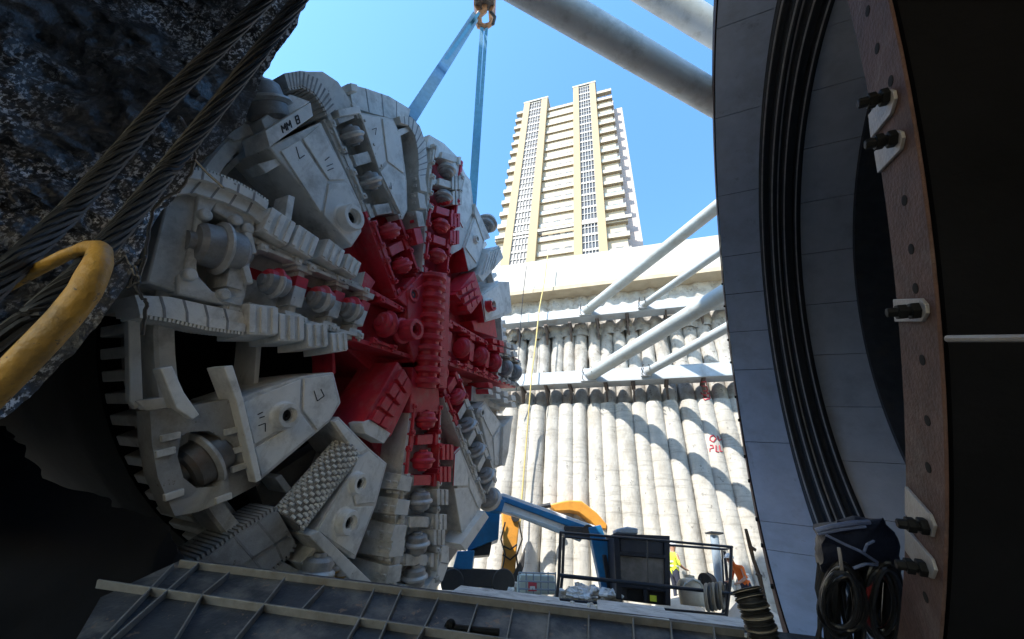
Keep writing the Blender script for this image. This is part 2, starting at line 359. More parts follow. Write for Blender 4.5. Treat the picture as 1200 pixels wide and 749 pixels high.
def wedge_block(mb, u, v, ang, sl, sw, w, h, teeth=0):
    """hard faced scraper block: chamfered body, grooves across the top"""
    a = Vector((math.cos(ang), math.sin(ang))); t = Vector((-a.y, a.x)); c = Vector((u, v))
    def q(x, y, z): p = c+a*x+t*y; return D(p.x, p.y, z)
    A = [q(-sl/2, -sw/2, w-h), q(sl/2, -sw/2, w-h), q(sl/2, sw/2, w-h), q(-sl/2, sw/2, w-h)]
    k = .8
    B = [q(-sl/2*k, -sw/2*k, w), q(sl/2*k, -sw/2*.9, w), q(sl/2*k, sw/2*.9, w), q(-sl/2*k, sw/2*k, w)]
    mb.loft(B, A)
    for i in range(teeth):
        y = -sw/2*.7+sw*.7*(i/(max(1, teeth-1)))
        mb.prism([q(-sl*.36, y-sw*.09, w+.03), q(sl*.36, y-sw*.09, w+.03), q(sl*.36, y+sw*.09, w+.03), q(-sl*.36, y+sw*.09, w+.03)], NA*-.034)
def lerp(a, b, t): return (a[0]+(b[0]-a[0])*t, a[1]+(b[1]-a[1])*t)
def arm(name, a1, a2, b1, b2, cuts, w=.06, depth=.75, rail=.075, r=.2, floor=True, blocks=True, m='grey', prot=.0, cw=.2):
    A1, A2, B1, B2 = [Vector(UV(*q, w)) for q in (a1, a2, b1, b2)]
    L1, L2 = B1-A1, B2-A2
    root = MB()
    def seg(p, q, wid, side, w0, d):
        dv = (q-p).normalized(); nv = Vector((-dv.y, dv.x))*side
        uvslab(root, [tuple(p), tuple(q), tuple(q+nv*wid), tuple(p+nv*wid)], w0, d)
    s1 = 1 if Vector((-L1.y, L1.x)).dot(A2-A1) > 0 else -1
    seg(A1, B1, rail, s1, w, depth); seg(A2, B2, rail, -s1, w, depth)
    for P0, LL, sd in ((A1, L1, s1), (A2, L2, -s1)):
        nb = max(2, int(LL.length/.24)); nv = Vector((-LL.y, LL.x)).normalized()*sd
        for i in range(nb):
            p = P0+LL*((i+.5)/nb)+nv*rail*.5; root.cyl(D(p.x, p.y, w-.01), D(p.x, p.y, w+.025), .026, 6)
    if floor: uvslab(root, [tuple(A1), tuple(A2), tuple(B2), tuple(B1)], w-.3, .06)
    mid = sorted(cuts); ends = [0]+[(mid[i]+mid[i+1])/2 for i in range(len(mid)-1)]+[1]
    for f in ends:
        p = A1+L1*f; q = A2+L2*f; c = (p+q)/2; tv = (q-p); wd = tv.length; tv.normalize(); av = ((B1+B2)/2-(A1+A2)/2).normalized()
        def q4(x0, x1, y0, y1): return [tuple(c+av*x0+tv*y0), tuple(c+av*x1+tv*y0), tuple(c+av*x1+tv*y1), tuple(c+av*x0+tv*y1)]
        uvslab(root, q4(-.05, .05, -wd/2+.02, wd/2-.02), w-.03, .4)
        if blocks and wd > .3:
            uvslab(root, q4(-.09, .09, -wd*.22, wd*.22), w+.03, .3)
            for s in (-1, 1):
                uvslab(root, q4(-.12, .12, s*wd*.36-.05, s*wd*.36+.05), w+.02, .3)
    o = chbuild(root, name, m, bevel=.007)
    for f in cuts:
        c = (A1+L1*f+A2+L2*f)/2; av = ((B1+B2)/2-(A1+A2)/2).normalized(); tv = Vector((-av.y, av.x))
        mb = MB(); k = cw/.2
        prof = cprof(r, k)
        ringed(mb, D(c.x, c.y, w+prot), UA*av.x+VA*av.y, prof, r)
        # clamp blocks either side of the ring
        chbuild(mb, 'disc_cutter', 'cutsteel', o, 0, smooth=25)
        wd = ((A2+L2*f)-(A1+L1*f)).length
        for s in (-1, 1):
            mb = MB()
            y = s*(wd*.5-.1)
            uvslab(mb, [tuple(c+av*-.2*k+tv*(y-.025)), tuple(c+av*.2*k+tv*(y-.025)), tuple(c+av*.2*k+tv*(y+.025)), tuple(c+av*-.2*k+tv*(y+.025))], w+.045, .2)
            def Q(x0, x1, y0, y1): return [tuple(c+av*x0+tv*y0), tuple(c+av*x1+tv*y0), tuple(c+av*x1+tv*y1), tuple(c+av*x0+tv*y1)]
            for x in (-.2, .2):
                uvslab(mb, Q(x*k-.05, x*k+.05, y-.05, y+.05), w+.07, .3)
                pp = c+av*x*k+tv*y; mb.cyl(D(pp.x, pp.y, w+.07), D(pp.x, pp.y, w+.1), .028, 6)
            chbuild(mb, 'cutter_clamp', m, o, .008)
    return o
def curved_bar(pts_top, width_vec_px, w, depth, nteeth, name='scraper_bar', side=1, m='greyplate'):
    pass
def strip(name, E1, E2, w, depth, teeth1=0, teeth2=0, ribs=0, m='greyplate', tw=.05, parent=None):
    """curved scraper bar between two traced edges, toothed along either edge"""
    e1 = [Vector(UV(*q, w)) for q in E1]; e2 = [Vector(UV(*q, w)) for q in E2]
    mb = MB(); n = len(e1)
    for i in range(n-1): uvslab(mb, [tuple(e1[i]), tuple(e1[i+1]), tuple(e2[i+1]), tuple(e2[i])], w, depth)
    bmesh.ops.remove_doubles(mb.bm, verts=mb.bm.verts, dist=1e-4)
    o = chbuild(mb, name, m, parent, 0)
    def along(e, t):
        Ls = [(e[i+1]-e[i]).length for i in range(len(e)-1)]; T = sum(Ls)*t
        for i, l in enumerate(Ls):
            if T <= l or i == len(Ls)-1:
                d = (e[i+1]-e[i]).normalized(); return e[i]+d*T, d
            T -= l
    tb = MB()
    for e, other, k in ((e1, e2, teeth1), (e2, e1, teeth2)):
        for i in range(k):
            p, d = along(e, (i+.5)/k); nv = Vector((-d.y, d.x)); L = sum((e[j+1]-e[j]).length for j in range(len(e)-1))/k*.3
            q, _ = along(other, (i+.5)/k)
            if nv.dot(p-q) < 0: nv = -nv
            uvslab(tb, [tuple(p-d*L-nv*.03), tuple(p+d*L-nv*.03), tuple(p+d*L+nv*tw), tuple(p-d*L+nv*tw)], w-.01, depth*.8)
    if teeth1 or teeth2: chbuild(tb, 'scraper_tooth_row', m, o, 0)
    if ribs:
        for i in range(1, ribs):
            rb = MB(); p, d = along(e1, i/ribs); q, _ = along(e2, i/ribs)
            uvslab(rb, [tuple(p-d*.012), tuple(p+d*.012), tuple(q+d*.012), tuple(q-d*.012)], w+.004, .02)
            chbuild(rb, 'weld_bead', 'greydark', o, 0)
    return o

def slabs(name, items, m='greyplate', parent=None, bevel=.01):
    for pts, w, d in items:
        mb = MB(); slab(mb, pts, w, d); chbuild(mb, name, m, parent, bevel)
# ---- drum, back plate, recess sheets
SG = 1 if NA.cross(UA).dot(VA) > 0 else -1
mb = MB(); mb.lathe(CC, NA, [(RIM-.35, -.6), (RIM-.28, -.6), (RIM-.28, -1.45), (RIM-.2, -1.5), (RIM-.35, -1.5)], 96, ref=UA, closed=True)
drum = chbuild(mb, 'drum', 'grey', bevel=0, paint=False)
a0, a1 = R_(88)*SG, R_(268)*SG
mb = MB(); mb.lathe(CC, NA, [(RIM-.17, -.14), (RIM-.03, -.14), (RIM, -.17), (RIM, -.55), (RIM-.17, -.61)], 60, min(a0, a1), max(a0, a1), ref=UA, closed=True)
chbuild(mb, 'rim', 'grey', bevel=0, paint=False)
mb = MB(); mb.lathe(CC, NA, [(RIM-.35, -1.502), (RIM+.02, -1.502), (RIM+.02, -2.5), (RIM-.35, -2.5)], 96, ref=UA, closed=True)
chbuild(mb, 'drum_rear_shade', 'hole', bevel=0, paint=False)  # rear band painted near-black for the shade beyond the grizzly blocks
mb = MB()
for i in range(110):
    t = R_(360/110*i); p = UA*math.cos(t)+VA*math.sin(t); q = -UA*math.sin(t)+VA*math.cos(t)
    c = CC+p*(RIM-.14)-NA*1.02
    mb.box(c, q, NA, p, .13, .82, .3)
chbuild(mb, 'grizzly_row', 'grey', drum, .015, paint=False)
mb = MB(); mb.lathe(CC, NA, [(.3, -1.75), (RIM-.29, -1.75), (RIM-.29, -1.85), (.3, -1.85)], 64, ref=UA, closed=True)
chbuild(mb, 'back_plate', 'hole', bevel=0, paint=False)  # colour carries the darkness inside the openings
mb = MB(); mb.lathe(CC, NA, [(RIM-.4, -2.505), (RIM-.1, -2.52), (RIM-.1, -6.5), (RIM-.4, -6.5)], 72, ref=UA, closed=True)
chbuild(mb, 'shield_skin', 'hole', bevel=0, paint=False)  # painted near-black for the shade left of the head
# hub core under the red arms
hub = [UV(*q) for q in [(437,262),(503,238),(541,262),(585,385),(579,442),(541,470),(530,565),(481,562),(452,505),(466,440),(428,405),(418,318)]]
hc = (sum(p[0] for p in hub)/len(hub), sum(p[1] for p in hub)/len(hub))
mb = MB(); uvslab(mb, hub, -.5, 1.2); chbuild(mb, 'hub_core', 'red', bevel=.02)
# recessed sheets between the arms, darkened to paint the shade in the gaps
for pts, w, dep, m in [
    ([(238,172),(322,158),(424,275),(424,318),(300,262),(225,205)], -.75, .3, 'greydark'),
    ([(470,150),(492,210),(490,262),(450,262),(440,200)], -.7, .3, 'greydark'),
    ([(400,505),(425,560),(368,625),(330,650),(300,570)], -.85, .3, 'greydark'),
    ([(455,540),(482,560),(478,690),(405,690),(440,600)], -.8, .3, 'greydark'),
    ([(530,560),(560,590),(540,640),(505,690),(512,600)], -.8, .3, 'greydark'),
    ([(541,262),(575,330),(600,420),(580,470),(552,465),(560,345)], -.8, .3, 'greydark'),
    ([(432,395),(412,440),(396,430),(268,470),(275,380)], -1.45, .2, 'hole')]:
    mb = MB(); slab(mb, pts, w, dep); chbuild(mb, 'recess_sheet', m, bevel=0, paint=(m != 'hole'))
# partitions seen in the dark opening under the left arm
slabs('partition', [([(302,388),(308,388),(303,452),(297,452)], -.5, .5), ([(389,410),(392,410),(394,437),(390,440)], -.4, .5), ([(150,372),(164,371),(168,470),(160,480),(152,470)], -.1, .1)], 'grey')

# ---- left arm
arm('cutter_arm', (285,272), (268,365), (434,338), (412,398), [.24, .6, .88], w=.06, r=.21, prot=.02, cw=.24)
arm('cutter_arm', (434,338), (412,399), (480,364), (487,422), [.45], w=.05, r=.25, m='grey', cw=.24)
# gauge block with the big outer cutter
mb = MB()
gb = [(168,338),(182,262),(212,214),(300,256),(290,345),(284,372),(160,350)]
slab(mb, [(172,330),(196,232),(232,226),(222,300),(213,345)], .0, 1.1)
slab(mb, [(232,226),(262,228),(250,244),(226,284)], .06, .7); slab(mb, [(258,228),(302,252),(296,275),(250,246)], .06, .7)
slab(mb, [(276,262),(298,272),(288,350),(268,352)], .06, .7); slab(mb, [(208,322),(228,318),(250,342),(288,345),(284,362),(208,345)], .06, .7)
slab(mb, [(222,284),(233,280),(231,322),(215,326)], .05, .7)
slab(mb, [(205,222),(300,256),(284,365),(160,350)], -.45, .2)
g = chbuild(mb, 'gauge_block', 'grey', bevel=.02)
cutter(257, 291, .0, .32, rad=(-1, .12), parent=g, width=.42)
for q in [(240,252),(276,258),(222,322),(262,345),(290,268)]:
    mb = MB(); u, v = UV(*q, .1); mb.lathe(D(u, v, .05), NA, [(.07, 0), (.07, .08), (.05, .1), (.003, .1)], 12); chbuild(mb, 'gauge_lug', 'grey', g, .008)
for q in [(292,285),(288,320)]:
    mb = MB(); u, v = UV(*q, .1); wedge_block(mb, u, v, .2, .1, .3, .14, .1); chbuild(mb, 'gauge_lug', 'grey', g, .008)
strip('scraper_bar', [(214,207),(240,211),(270,221),(300,236),(313,246)], [(200,228),(228,226),(262,236),(292,250),(306,262)], .12, .55, 0, 0, 5)
strip('scraper_bar', [(216,198),(244,201),(275,213),(302,228),(315,237)], [(214,207),(240,211),(270,221),(300,236),(313,246)], .2, .5, 26, 0, 5, tw=.035)
strip('scraper_bar', [(158,346),(200,348),(240,357),(284,366)], [(162,358),(204,362),(242,372),(288,380)], .12, .55, 0, 0, 5)
strip('scraper_bar', [(162,358),(204,362),(242,372),(288,380)], [(164,368),(204,374),(242,383),(287,389)], .2, .5, 0, 26, 5, tw=.035)
for q, k in [((327,265),1.1),((357,283),1.05),((390,297),1.0),((412,311),.85),((308,375),1.1),((341,384),1.05),((371,393),1.0),((397,401),.85)]:
    mb = MB(); u, v = UV(*q, .2); wedge_block(mb, u, v, math.atan2(v, u)+1.57, .42*k, .36*k, .2, .6, 3)
    chbuild(mb, 'scraper_block', 'greyplate', bevel=.007)
slabs('fin', [([(338,228),(346,231),(341,262),(333,258)], .1, .3), ([(428,318),(440,330),(432,345),(424,335)], .1, .3)])

# ---- upper left arm
plate('flank_plate', [(315,172),(376,143),(404,200),(424,243),(424,272),(412,290)], .12, 1.0,
      [[(328,176),(352,163),(384,213),(377,251)], [(354,162),(374,146),(404,200),(405,211),(386,212)], [(385,214),(406,213),(424,244),(424,270),(412,288),(379,252)]])
arm('cutter_arm', (381,144), (422,128), (427,248), (466,243), [.2, .68], w=.02, r=.22)
arm('cutter_arm', (427,248), (466,243), (464,350), (493,322), [.27, .72], w=.02, r=.22)
plate('flank_plate', [(420,131),(461,139),(470,159),(477,212),(478,246),(472,258),(450,218)], .1, .9,
      [[(422,133),(446,137),(453,189),(444,199)], [(448,138),(461,141),(469,159),(474,204),(454,189)], [(454,191),(475,206),(477,244),(472,256),(445,201)]])
bs = boss(416, 254, .21, .22, .1)
# box with the chalked mark, and the gauge cutter on top
mb = MB(); mb.prism(pz([(311,153),(364,120),(367,136),(316,172)], .42), NA*-.5)
bx = chbuild(mb, 'marked_box', 'greyplate', bevel=.007)
slabs('gauge_shelf', [([(311,152),(364,119),(340,110),(306,140)], .15, .7), ([(262,155),(282,142),(310,152),(276,166)], -.1, .5), ([(302,192),(330,184),(334,190),(312,203)], .05, .3)], 'grey', None, .015)
cutter(309, 122, -.05, .36, rad=(-.35, 1), width=.4)
strip('perforated_bar', [(333,86),(352,83),(372,92),(386,110),(393,128)], [(338,103),(354,100),(368,108),(378,122),(384,135)], .12, .8, 0, 14, 14, m='grey', tw=.03)
strip('gauge_lip', [(360,84),(378,84),(396,96),(408,114),(412,127)], [(352,83),(372,92),(386,110),(393,128),(395,131)], .0, 1.2, 0, 0, 0, m='grey')
strip('rim_plate', [(408,98),(430,104),(456,113),(481,128)], [(414,126),(430,131),(455,138),(478,141)], -.12, .8, 0, 0, 4)
slabs('lug', [([(396,128),(421,124),(423,132),(398,137)], .15, .3), ([(411,97),(419,99),(419,108),(412,106)], .02, .3), ([(466,152),(481,147),(484,152),(468,160)], .1, .4)])

# ---- top arm
strip('perforated_bar', [(468,136),(482,137),(492,148),(499,168),(501,192),(498,212)], [(470,144),(479,147),(486,158),(490,176),(491,195),(490,212)], .16, .7, 0, 0, 12, m='grey')
for q in [(494,216),(493,236),(491,257),(489,277)]:
    mb = MB(); u, v = UV(*q, .16); wedge_block(mb, u, v, math.atan2(v, u)+1.57, .28, .36, .2, .9, 0)
    for s in (-.07, .07):
        mb.box(D(u-.15, v+s, .1), UA, VA, NA, .02, .06, .1)
    chbuild(mb, 'scraper_block', 'grey', bevel=.007)
arm('cutter_arm', (505,178), (543,190), (494,318), (523,330), [.12, .36, .6, .84], w=.1, r=.22)
plate('flank_plate', [(543,200),(552,212),(556,250),(541,292),(527,300),(530,240)], .0, .9, [[(545,206),(551,214),(554,250),(543,268),(534,250)]])
for i, q in enumerate([(535,214),(536,232),(534,258),(533,278)]):
    mb = MB()
    for s in (-4, 0, 4):
        slab(mb, [(q[0]+s-1.4, q[1]-8), (q[0]+s+1.4, q[1]-8), (q[0]+s+1.4, q[1]+8), (q[0]+s-1.4, q[1]+8)], .16, .5)
    chbuild(mb, 'slotted_block', 'grey', bevel=.008)
strip('gauge_lip', [(503,158),(520,168),(536,184),(546,205)], [(500,172),(514,180),(528,194),(536,212)], .05, .7, 0, 0, 0)

# ---- upper right: plates, scrapers, outer cutter
plate('flank_plate', [(558,247),(569,279),(560,312),(549,318),(543,290)], .05, .8, [[(558,252),(567,280),(559,309),(545,290)]])
boss(560, 280, .1, .08, .05)
plate('flank_plate', [(557,238),(575,279),(567,282),(556,250)], .1, .9, [])
cutter(571, 262, -.1, .3, rad=(1, 1), width=.3)
mb = MB(); slab(mb, [(572,296),(585,288),(590,302),(566,330),(560,322)], .12, .6)
for i in range(5):
    x = 573+i*3.2; slab(mb, [(x, 296-i*1.6+1), (x+1.6, 295-i*1.6+1), (x-5, 321-i*2.5), (x-7, 322-i*2.5)], .17, .1)
chbuild(mb, 'scraper_bar', 'grey', bevel=.006)
plate('flank_plate', [(563,345),(585,330),(597,330),(600,366),(588,372),(568,378)], .1, .8, [[(565,346),(585,333),(592,366),(569,376)]])
boss(579, 357, .17, .2, .08)
mb = MB()
for i in range(3):
    for j in range(3):
        x = 541+i*6+j*3; y = 340-i*4+j*9; slab(mb, [(x, y), (x+5, y-4), (x+6, y+2), (x+1, y+6)], .2, .3)
slab(mb, [(534,345),(556,318),(566,350),(552,368)], .1, .5)
chbuild(mb, 'scraper_bar', 'greyplate', bevel=.008)

# ---- right arm
arm('cutter_arm', (527,374), (523,427), (609,422), (604,455), [.15, .38, .58, .77, .94], w=.08, r=.25, cw=.16)
for i in range(4):
    for (x, y) in ((577+i*8, 396+i*2.5), (572+i*9, 448+i*5)):
        mb = MB()
        for s in (0, 8):
            slab(mb, [(x, y+s), (x+5, y+s+1), (x+6, y+s+7), (x+1, y+s+6)], .24, .6)
        chbuild(mb, 'scraper_block', 'greyplate', bevel=.008)
plate('flank_plate', [(553,376),(580,374),(583,396),(556,388)], -.1, .7, [])
plate('flank_plate', [(553,452),(600,470),(590,482),(552,470)], -.1, .7, [])

# ---- lower right arm
arm('cutter_arm', (519,466), (538,438), (566,590), (582,556), [.1, .36, .6, .86], w=.06, r=.24)
plate('flank_plate', [(560,478),(568,470),(588,497),(596,525),(588,546),(578,550)], .1, .8,
      [[(562,479),(568,473),(586,497),(577,512),(570,498)], [(578,513),(587,499),(594,524),(587,545),(580,546)]])
boss(566, 484, .1, .08, .08)
plate('flank_plate', [(590,500),(602,487),(600,496),(596,530),(592,546),(588,546)], .2, .6, [])
plate('flank_plate', [(532,530),(539,523),(566,588),(544,640),(541,622)], .1, .8,
      [[(533,532),(539,526),(549,556),(549,570),(531,570)], [(550,558),(565,588),(561,596),(550,572)], [(532,572),(549,572),(560,598),(544,636),(540,620)]])
mb = MB(); slab(mb, [(568,599),(573,606),(546,646),(540,638)], .25, .5); chbuild(mb, 'lip_plate', 'greyplate', bevel=.007)
cutter(574, 585, .05, .3, rad=(.7, -.8), width=.3)

# ---- bottom arm
arm('cutter_arm', (480,483), (517,478), (452,692), (512,692), [.06, .3, .53, .76, .93], w=.06, r=.24, cw=.24)
for q in [(471,566),(468,594),(464,624),(462,642),(458,672)]:
    mb = MB(); u, v = UV(*q, .1); wedge_block(mb, u, v, math.atan2(v, u), .3, .4, .18, .8, 0)
    for a in (-.09, 0, .09):
        for b in (-.08, .08):
            mb.box(D(u-.19, v+a, .05+b), UA, VA, NA, .03, .04, .1)
    chbuild(mb, 'scraper_block', 'grey', bevel=.007)
for q in [(525,530),(522,556),(519,583),(517,612),(515,630)]:
    mb = MB()
    for s in (-5, 0, 5): slab(mb, [(q[0]+s-1.7, q[1]-9), (q[0]+s+1.7, q[1]-9), (q[0]+s+1.7, q[1]+9), (q[0]+s-1.7, q[1]+9)], .14, .6)
    chbuild(mb, 'slotted_block', 'grey', bevel=.008)
strip('gauge_lip', [(526,640),(526,660),(519,680),(505,696)], [(518,640),(517,658),(509,676),(497,692)], .1, .7, 0, 0, 3)
mb = MB(); slab(mb, [(430,622),(453,618),(452,626),(432,630)], -.3, .4); chbuild(mb, 'lug', 'grey', bevel=.01)

# ---- lower left: two flank plates, gauge blocks, roller scraper
plate('flank_plate', [(276,468),(354,441),(391,436),(400,472),(386,495),(306,563),(303,556)], .12, 1.0,
      [[(284,471),(354,443),(352,480),(333,502),(298,522)], [(356,443),(390,438),(397,472),(387,492),(372,505),(355,482)], [(298,525),(334,503),(353,483),(370,506),(306,560)]])
boss(340, 487, .16, .16, .1)
mb = MB()
op = [(212,512),(222,506),(245,505),(258,512),(266,535),(266,555),(255,570),(230,572),(215,560),(208,535)]
outer = [(176,482),(232,474),(270,468),(288,500),(306,566),(270,585),(232,600),(205,605),(185,560),(178,520)]
# ring of wedges from opening to outer outline
n = len(op)
for i in range(n):
    slab(mb, [op[i], op[(i+1) % n], outer[(i+1) % n], outer[i]], .1, .28)
bmesh.ops.remove_doubles(mb.bm, verts=mb.bm.verts, dist=1e-4)
slab(mb, [(190,490),(296,484),(300,560),(212,590)], -.45, .1)
g = chbuild(mb, 'gauge_block', 'greymid', bevel=0)
cutter(240, 538, -.1, .33, rad=(-1, -.35), parent=g, width=.34, m='steel')
for q in [(200,512),(194,530),(272,505),(276,528),(280,548),(204,580),(262,584)]:
    mb = MB(); u, v = UV(*q, .12); mb.box(D(u, v, .11), UA, VA, NA, .16, .07, .06); chbuild(mb, 'gauge_lug', 'grey', g, .008)
slabs('fin', [([(188,432),(202,429),(216,460),(234,486),(226,492),(206,478)], .2, .18), ([(262,430),(273,428),(285,466),(307,562),(300,566),(277,470)], .24, .35),
 ([(322,560),(330,556),(342,572),(336,578)], -.3, .4), ([(160,470),(190,466),(236,476),(180,488)], -.05, .15)])
plate('flank_plate', [(388,494),(397,488),(433,525),(454,543),(441,592),(416,656),(368,624),(408,557),(416,534)], .12, .9,
      [[(390,494),(397,491),(431,526),(418,534)], [(419,536),(433,528),(452,544),(440,590),(417,592),(410,557)], [(409,559),(416,593),(439,593),(416,652),(371,623)]])
boss(424, 567, .15, .14, .1); boss(412, 613, .17, .2, .1)
slabs('gauge_block', [([(362,628),(374,622),(436,682),(428,690),(415,684)], .2, .4), ([(352,660),(372,640),(405,668),(396,684),(375,684)], .05, .6)], 'grey', None, .012)
cutter(370, 672, .15, .24, rad=(-.4, -1), width=.3); 
for (x, y) in ((384,660),(392,664),(400,670)): cutter(x, y, .1, .1, rad=(-.4, -1), width=.12, m='yellow')
# studded roller
a = DP(336, 612, -.05); b = DP(407, 525, -.05); mb = MB(); mb.cyl(a, b, .2, 20); ro = chbuild(mb, 'studded_roller', 'greydark', bevel=0)
mb = MB(); ax = (b-a); L = ax.length; ax.normalize(); e1 = (NA-ax*NA.dot(ax)).normalized(); e2 = ax.cross(e1)
for i in range(22):
    for j in range(12):
        t = 2*math.pi*(j+.5*(i % 2))/12; d = e1*math.cos(t)+e2*math.sin(t); c = a+ax*(L*(i+.5)/22)+d*.21
        mb.box(c, ax, d.cross(ax), d, L/22*.55, .06, .07)
chbuild(mb, 'stud_pattern', 'greyplate', ro, 0)
strip('scraper_bar', [(212,672),(250,647),(285,622),(320,600),(326,600)], [(232,690),(268,672),(300,650),(335,628),(344,632)], .0, .6, 22, 0, 4, m='greymid')
strip('scraper_bar', [(232,690),(268,672),(300,650),(335,628),(344,632)], [(262,705),(290,690),(316,668),(340,648),(346,636)], -.05, .6, 0, 16, 4, m='greymid')

# ---- red hub
a = DP(508, 322, .16); b = DP(499, 455, .16); ax = (b-a).normalized(); L = (b-a).length
prof = [(.02, 0)]; nr = 11
for i in range(nr):
    x = L*i/nr; d = L/nr; prof += [(.2, x+.001), (.27, x+d*.18), (.27, x+d*.5), (.2, x+d*.68)]
prof += [(.2, L), (.02, L)]
mb = MB(); mb.lathe(a, ax, prof, 24, ref=NA); chbuild(mb, 'ribbed_roller', 'red', bevel=0, smooth=20)
slabs('hub_plate', [([(519,322),(528,325),(524,455),(514,455)], .22, .7), ([(478,345),(500,330),(500,360),(494,405),(486,425),(478,395)], .12, .7), ([(484,430),(500,455),(514,455),(516,482),(480,484)], .1, .7),
 ([(505,318),(524,320),(522,335),(500,335)], .16, .6), ([(466,350),(495,320),(505,325),(500,350),(480,362)], .1, .6)], 'red', None, .014)
mb = MB()
for i in range(12):
    p = lerp((521,330), (517,450), i/11); slab(mb, [(p[0]-2, p[1]-3), (p[0]+3, p[1]-1), (p[0]+3, p[1]+2), (p[0]-2, p[1]+1)], .27, .05)
chbuild(mb, 'hub_tooth_row', 'red', None, .005)
boss(489, 386, .2, .34, .1, hole=.4); boss(486, 345, .15, .06, .1); boss(522, 437, .14, .08, .1)
# red scraper bar pointing down left
mb = MB(); slab(mb, [(466,424),(486,452),(458,512),(424,498)], .1, .9); sb = chbuild(mb, 'scraper_bar', 'red', bevel=.01)
mb = MB()
for i in range(4):
    for j in range(2):
        c0 = lerp(lerp((474,430), (433,494), (i+.1)/4), lerp((484,450), (455,506), (i+.1)/4), j*.5+.04); c1 = lerp(lerp((474,430), (433,494), (i+.85)/4), lerp((484,450), (455,506), (i+.85)/4), j*.5+.04)
        c2 = lerp(lerp((474,430), (433,494), (i+.85)/4), lerp((484,450), (455,506), (i+.85)/4), j*.5+.46); c3 = lerp(lerp((474,430), (433,494), (i+.1)/4), lerp((484,450), (455,506), (i+.1)/4), j*.5+.46)
        slab(mb, [c0, c1, c2, c3], .18, .09)
chbuild(mb, 'scraper_tile_row', 'red', sb, .008)
mb = MB(); slab(mb, [(424,496),(434,492),(458,508),(450,520),(428,508)], .15, .3); chbuild(mb, 'lug', 'greyplate', bevel=.008, paint=False)

# chalk marks and the mark on the box
def mark(strokes, w, k='p', r=.012, parent=None, name='chalk_mark'):
    for s in strokes:
        mb = MB(); pts = [DP(x, y, w) for x, y in s]
        for i in range(len(pts)-1): mb.bar(pts[i], pts[i+1], r*2, .006, NA)
        mb.build(name, M['ink'], parent or CH)
def on(x, y, s=1): return (311+(364-311)*x+4.5*y, 154-33*x+17*y)
T = []
for x0, segs in ((.33, [[(0, 1), (0, 0), (.04, .6), (.08, 0), (.08, 1)]]), (.44, [[(0, 1), (0, 0), (.04, .6), (.08, 0), (.08, 1)]]),
                 (.64, [[(0, 0), (.06, 0), (.06, .48), (0, .48), (0, 0)], [(0, .48), (.06, .48), (.06, 1), (0, 1), (0, .48)]])):
    for sg in segs: T.append([on(x0+a, .25+b*.5) for a, b in sg])
mark(T, .424, parent=bx, r=.008, name='marking')
mark([[(347,172),(351,186),(357,182)], [(381,188),(386,184)], [(383,195),(390,192)], [(384,200),(391,197)], [(302,486),(308,483)], [(304,490),(310,488)], [(303,499),(311,496),(311,506)],
      [(368,458),(372,470),(380,464),(376,456)], [(436,152),(441,150),(440,158)], [(458,214),(459,222)], [(396,668),(402,662)]], .123, r=.005)
# ------------------------------------------------------------------ launch ring (right)
S = .77
RC = CAM + NA*S + UA*(8.93*S) + VA*(.372*S)                # ring centre on its flange plane
RR = 6.15*S; FW = .375*S
def RP(t, r, s): return RC + (UA*math.cos(t)+VA*math.sin(t))*r + NA*s
def rang(px, py, s=0):
    p = onplane(px, py, RC+NA*s, NA)-RC; return math.atan2(p.dot(VA), p.dot(UA))
def RPX(px, py, s=0): return onplane(px, py, RC+NA*s, NA)
ring = thing('seal_ring', RC+Vector((0, 0, -RR-.3)), 'huge steel seal ring in the headwall with rusty bolted flange and blue grey inner panels', 'seal ring')
def ringlathe(mb, prof, seg=200, a0=0, a1=2*math.pi): mb.lathe(RC, NA, prof, seg, a0, a1, ref=UA, closed=True)
fl = MB(); ringlathe(fl, [(RR, 0), (RR+FW, 0), (RR+FW, .012), (RR, .012)])
flange = fl.build('flange', M['rust'], ring, .004)
for q in [(1017,13),(1028,57),(1060,235),(1068,292),(1081,422),(1087,493),(1088,548),(1085,700),(1044,95),(1073,338)]:
    mb = MB(); c = RPX(*q); rd = (c-RC).normalized()
    mb.lathe(c, -NA, [(.021, -.01), (.021, .0015), (.016, .002), (.003, .002)], 14, ref=rd)
    mb.build('bolt_hole', M['hole'], flange)
def clip(poly, bolt, tip=(-12, 3)):
    mb = MB(); mb.prism([RPX(x, y, -.013) for x, y in poly], NA*.012); cl = mb.build('clip_plate', M['clip'], ring, .002)
    mb = MB(); c = RPX(*bolt, -.013); ax = -NA
    mb.lathe(c, ax, [(.033, 0), (.033, .022), (.03, .025), (.02, .025), (.02, .085), (.017, .09), (.003, .09)], 6)
    mb.lathe(c+ax*.035, ax, [(.03, 0), (.03, .026), (.003, .026)], 6)
    mb.build('bolt', M['bolt'], cl, .003)
clip([(1040,105),(1017,135),(1020,162),(1043,134),(1048,116),(1046,107)], (1040,113))
clip([(1050,153),(1024,178),(1028,203),(1054,176),(1057,162),(1055,155)], (1049,162))
clip([(1046,351),(1078,350),(1084,357),(1085,367),(1080,377),(1048,377)], (1076,364))
clip([(1060,570),(1088,602),(1094,616),(1091,629),(1080,625),(1060,602)], (1086,617))
clip([(1060,618),(1091,655),(1095,668),(1091,678),(1080,672),(1060,645)], (1084,666))
